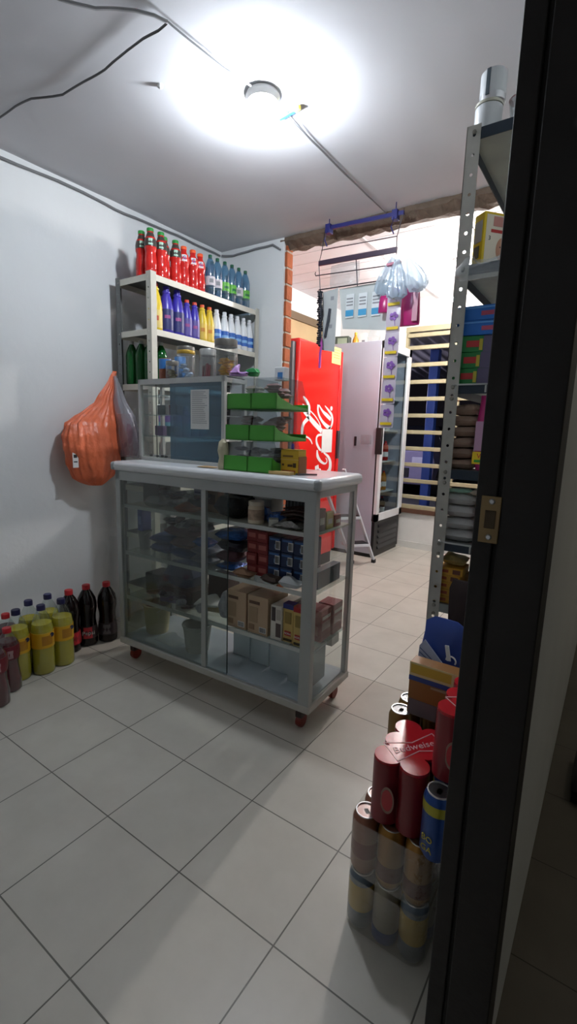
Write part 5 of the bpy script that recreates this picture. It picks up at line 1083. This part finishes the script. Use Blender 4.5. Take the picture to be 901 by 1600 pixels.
for tr, (tn, kinds) in tiers.items():
    pr = []
    for nm, bm_, bd, bz in kinds: pr.append(can('x', 'cans in the ' + tn, bm_, bd, bz))
    for j, y in enumerate(ys[:4] if tr == 0 else ys[:4]):
        for i, x in enumerate(xs):
            k = (i + j) % 2 if tr == 0 else (0 if i == 0 else 1)
            put(pr[k], 'can%d%d' % (tr, k), (x, y, tr * (CH + .0015) + .0012), random.random() * 6, ('grey-blue can with yellow band' if (tr, k) == (0, 0) else 'dull white can with blue foot' if tr == 0 else 'tan can with red band' if k == 0 else 'gold can with dark band') + ', ' + tn + ', ' + rown[j] + ', ' + coln[i])
    zz = tr * (CH + .0015)
    for pk, (ya, yb_) in enumerate(((ys[0], ys[1]), (ys[2], ys[3]))):
        g = G(); r_o = CR_ + .0015; prs = []
        xa, xb = xs[0], xs[2]; 
        for cx_, cy_, a0_ in ((xb, yb_, 0), (xa, yb_, H), (xa, ya, 2 * H), (xb, ya, 3 * H)):
            for q in range(6): an = a0_ + H * q / 5; prs.append((cx_ + r_o * math.cos(an), cy_ + r_o * math.sin(an)))
        n = len(prs); vs = [(x, y, zz + .004) for x, y in prs] + [(x, y, zz + CH - .012) for x, y in prs]
        vs = [(v[0], v[1], v[2]) for v in vs]
        fs = [(i, (i + 1) % n, n + (i + 1) % n, n + i) for i in range(n)]
        tag(g.add(vs, fs).build('shrink_wrap', FILM), 'clear shrink wrap around the cans of the ' + tn + ', ' + ('front' if pk == 0 else 'rear') + ' pack', 'wrap')
z3 = 2 * (CH + .0015) + .0012
# third tier: red multipack in front left, blue can right, gold cans behind
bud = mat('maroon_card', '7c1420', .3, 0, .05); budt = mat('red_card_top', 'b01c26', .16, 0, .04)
def redpack(x0, y0, z0, label, nx=2, ny=3, rz=0):
    t = thing('beer_multipack', label, 'multipack', (x0, y0, z0), rz, 'red beer multipacks')
    cx = [CR_ + .002 + i * .064 for i in range(nx)]; cy = [CR_ + .002 + j * .064 for j in range(ny)]; h = CH + .002
    # lobed outline following the outer cans
    def lobe(c, a0_, a1_, n=9): return [(c[0] + (CR_ + .001) * math.cos(a0_ + (a1_ - a0_) * k / n), c[1] + (CR_ + .001) * math.sin(a0_ + (a1_ - a0_) * k / n)) for k in range(n + 1)]
    o_ = []
    o_ += lobe((cx[0], cy[0]), math.radians(110), math.radians(340), 16); o_ += lobe((cx[-1], cy[0]), math.radians(200), math.radians(430), 16)
    for j in range(1, ny - 1): o_ += lobe((cx[-1], cy[j]), math.radians(-70), math.radians(70))
    o_ += lobe((cx[-1], cy[-1]), math.radians(-70), math.radians(160), 16); o_ += lobe((cx[0], cy[-1]), math.radians(20), math.radians(250), 16)
    for j in range(ny - 2, 0, -1): o_ += lobe((cx[0], cy[j]), math.radians(110), math.radians(250))
    cpt = (sum(cx) / nx, sum(cy) / ny)
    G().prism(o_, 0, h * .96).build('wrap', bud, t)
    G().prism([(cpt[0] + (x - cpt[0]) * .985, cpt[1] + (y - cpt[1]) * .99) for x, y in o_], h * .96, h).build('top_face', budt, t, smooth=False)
    # bow-tie outline with lettering on the top
    a_ = math.radians(52); M2 = Matrix.Rotation(a_, 2)
    bow = [(-.068, -.034), (0, -.016), (.068, -.034), (.068, .034), (0, .016), (-.068, .034), (-.068, -.034)]
    g = G()
    for p, q in zip(bow, bow[1:]):
        P, Q = M2 @ Vector(p), M2 @ Vector(q); g.bar((cpt[0] + P.x + .01, cpt[1] + P.y, h + .0004), (cpt[0] + Q.x + .01, cpt[1] + Q.y, h + .0004), .0022, .001)
    lg = g.build('bow_tie_logo', mat('pale_pink_ink', 'd8a8a8', .4), t, smooth=False)
    text('Budweiser', .029, MATS['pale_pink_ink'], lg, (cpt[0] + .01, cpt[1], h + .0008), (0, 0, a_), shear=.2)
    # hand-hole ring on the front
    g = G(); n = 24
    for i in range(n):
        for r in (1, .8): an = 2 * math.pi * i / n; g.v.append((cpt[0] - .016 + .017 * r * math.cos(an), .0012, h * .42 + .034 * r * math.sin(an)))
    for i in range(n): g.f.append((2 * i, 2 * ((i + 1) % n), 2 * ((i + 1) % n) + 1, 2 * i + 1)); g.m.append(0)
    g.build('oval_ring', mat('tan_ring', '8c6a5c', .4), t, smooth=False)
    g = G(); g.prism([(cpt[0] - .016 + .0135 * math.cos(2 * math.pi * i / n), h * .42 + .027 * math.sin(2 * math.pi * i / n)) for i in range(n)], .0008, .0018, 1).build('oval_fill', mat('bright_red_fill', 'b0242c', .4), t, smooth=False)
    return t
redpack(-.392, .935, z3, 'red beer multipack with bow tie logo, lower one in front on the cans')
redpack(-.262, .955, z3 + CH + .0025, 'red beer multipack with bow tie logo, upper one against the door frame', 2, 3)
A = can('x', 'cans of the third tier', mat('blue_can', '24488c', .3, .4, .08), mat('yellow_band', 'a8a02c', .35, .3), (.72, .86))
lbt = A
text('BO', .02, mat('yellow_ink', 'c8b82c', .4), A, (CR_ * math.cos(-1.9) * 1.02, CR_ * math.sin(-1.9) * 1.02, CH * .35), (H, 0, -1.9 + H))
text('GA', .02, MATS['yellow_ink'], A, (CR_ * math.cos(-1.9) * 1.02, CR_ * math.sin(-1.9) * 1.02, CH * .2), (H, 0, -1.9 + H))
put(A, 'bc', (-.225, .932, z3), 0, 'blue and yellow can right of the lower red multipack')
put(A, 'bc', (-.225, 1.0, z3), 1, 'blue and yellow can behind the front one, under the upper multipack')
B = can('x', 'gold cans of the third tier', mat('amber_can', '8c6a34', .3, .5, .1))
for i, (x, y) in enumerate(((-.405, 1.17), (-.405, 1.24), (-.335, 1.24), (-.225, 1.07))):
    if y > 1.2 or i == 3: pass
    put(B, 'gc', (x, y, z3 if y < 1.2 else z3), 0, 'brown gold can on the third tier, ' + ('behind the red multipack, left', 'rearmost left, lid peeping out', 'rearmost, under the brown carton', 'right, beneath the upper multipack')[i])
for i, x in enumerate(xs):   # support for the rearmost cans
    for tr in (0, 1):
        pass
# crate carrying the rear cans and the carton
carton('cardboard_case', 'brown cardboard case behind the can tiers under the shelf goods', 'box', (-.31, 1.40, 0), .24, .18, z3 + .08, '5c4630', 0)
# oat carton and blue bag
zz = z3 + CH + .001
t = carton('oat_carton', 'brown carton with yellow and blue top band behind the red multipacks', 'box', (-.305, 1.20, z3 + .1 - .1 + CH * 0 + .0), .0, .0, .0, '8c5a24') if False else None
t = carton('oat_carton', 'brown carton with cream and blue top band behind the red multipacks', 'box', (-.288, 1.185, z3 + CH + .001), .2, .045, .148, mat('wood_brown_card', '8c5e26', .5), 0, None, [('cream_band', 'f', 0, .74, 1, 1, 'd0c08c'), ('yellow_picture', 'f', .02, .8, .55, .97, 'c8a838'), ('blue_band', 'f', 0, .66, 1, .75, '1c3c80'), ('grey_panel', 'f', .02, 0, .4, .3, '6c6468'), ('pale_strip', 'f', .3, .6, .62, .64, '9c8c70')], [('Avena', 'f', .78, .86, .026, mat('brown_ink', '5c2c18', .5))])
c = at(694, 1000, 1, 1.38)
t = thing('blue_diaper_bag', 'blue printed bag with pale striped panel behind the brown carton', 'bag', (c.x + .0, 1.38, z3 + .082))
hh = at(690, 966, 1, 1.38).z - z3 - .082
G().loft([(0, 0, 0, .07, .03, 0), (0, 0, hh * .2, .078, .04, .02), (.004, 0, hh * .6, .07, .034, .02), (.006, 0, hh * .82, .062, .022, .03), (.004, 0, hh * .94, .06, .012, .04), (0, 0, hh, .035, .004, .0)], 26, wob=.006, seed=9).build('bag_body', mat('royal_blue_film', '24408a', .35), t)
pp = G().prism([(-.066, hh * .12), (.03, hh * .06), (.03, hh * .5), (-.045, hh * .78), (-.06, hh * .7)], -.0445, -.041, 1).build('pale_panel', mat('pale_stripes', 'a9b0c4', .4), t, smooth=False)
g = G()
for k in range(11): g.bar((-.058, -.046, hh * (.68 - .05 * k)), (.026, -.046, hh * (.46 - .035 * k)), .003, .0012)
g.build('dark_stripes', mat('navy_stripes', '3a4878', .4), pp, smooth=False)
g = G().bar((.02, -.044, hh * .78), (.03, -.046, hh * .62), .003, .012); g.tube([(.035 + .014 * math.cos(a_), -.044, hh * .62 + .014 * math.sin(a_)) for a_ in [-.5 + .4 * k for k in range(10)]], .0025); g.build('white_curl', PAPER, t)
# ------------------------------------------------------------------ hall side
c = at(897, 1205, 2, .04)
t = thing('black_shoe', 'black rounded shoe on the hall floor at the right edge', 'shoe', (c.x + .05, c.y, 0))
G().pillow(.11, .26, .07, (0, 0, .012), 10, .01, 2, e=.6).build('upper', mat('black_rubber', '0e0e10', .5), t)
G().prism([(-.05, -.12), (.05, -.12), (.055, 0), (.045, .13), (-.045, .13), (-.055, 0)], 0, .016).build('sole', BLACK, t)
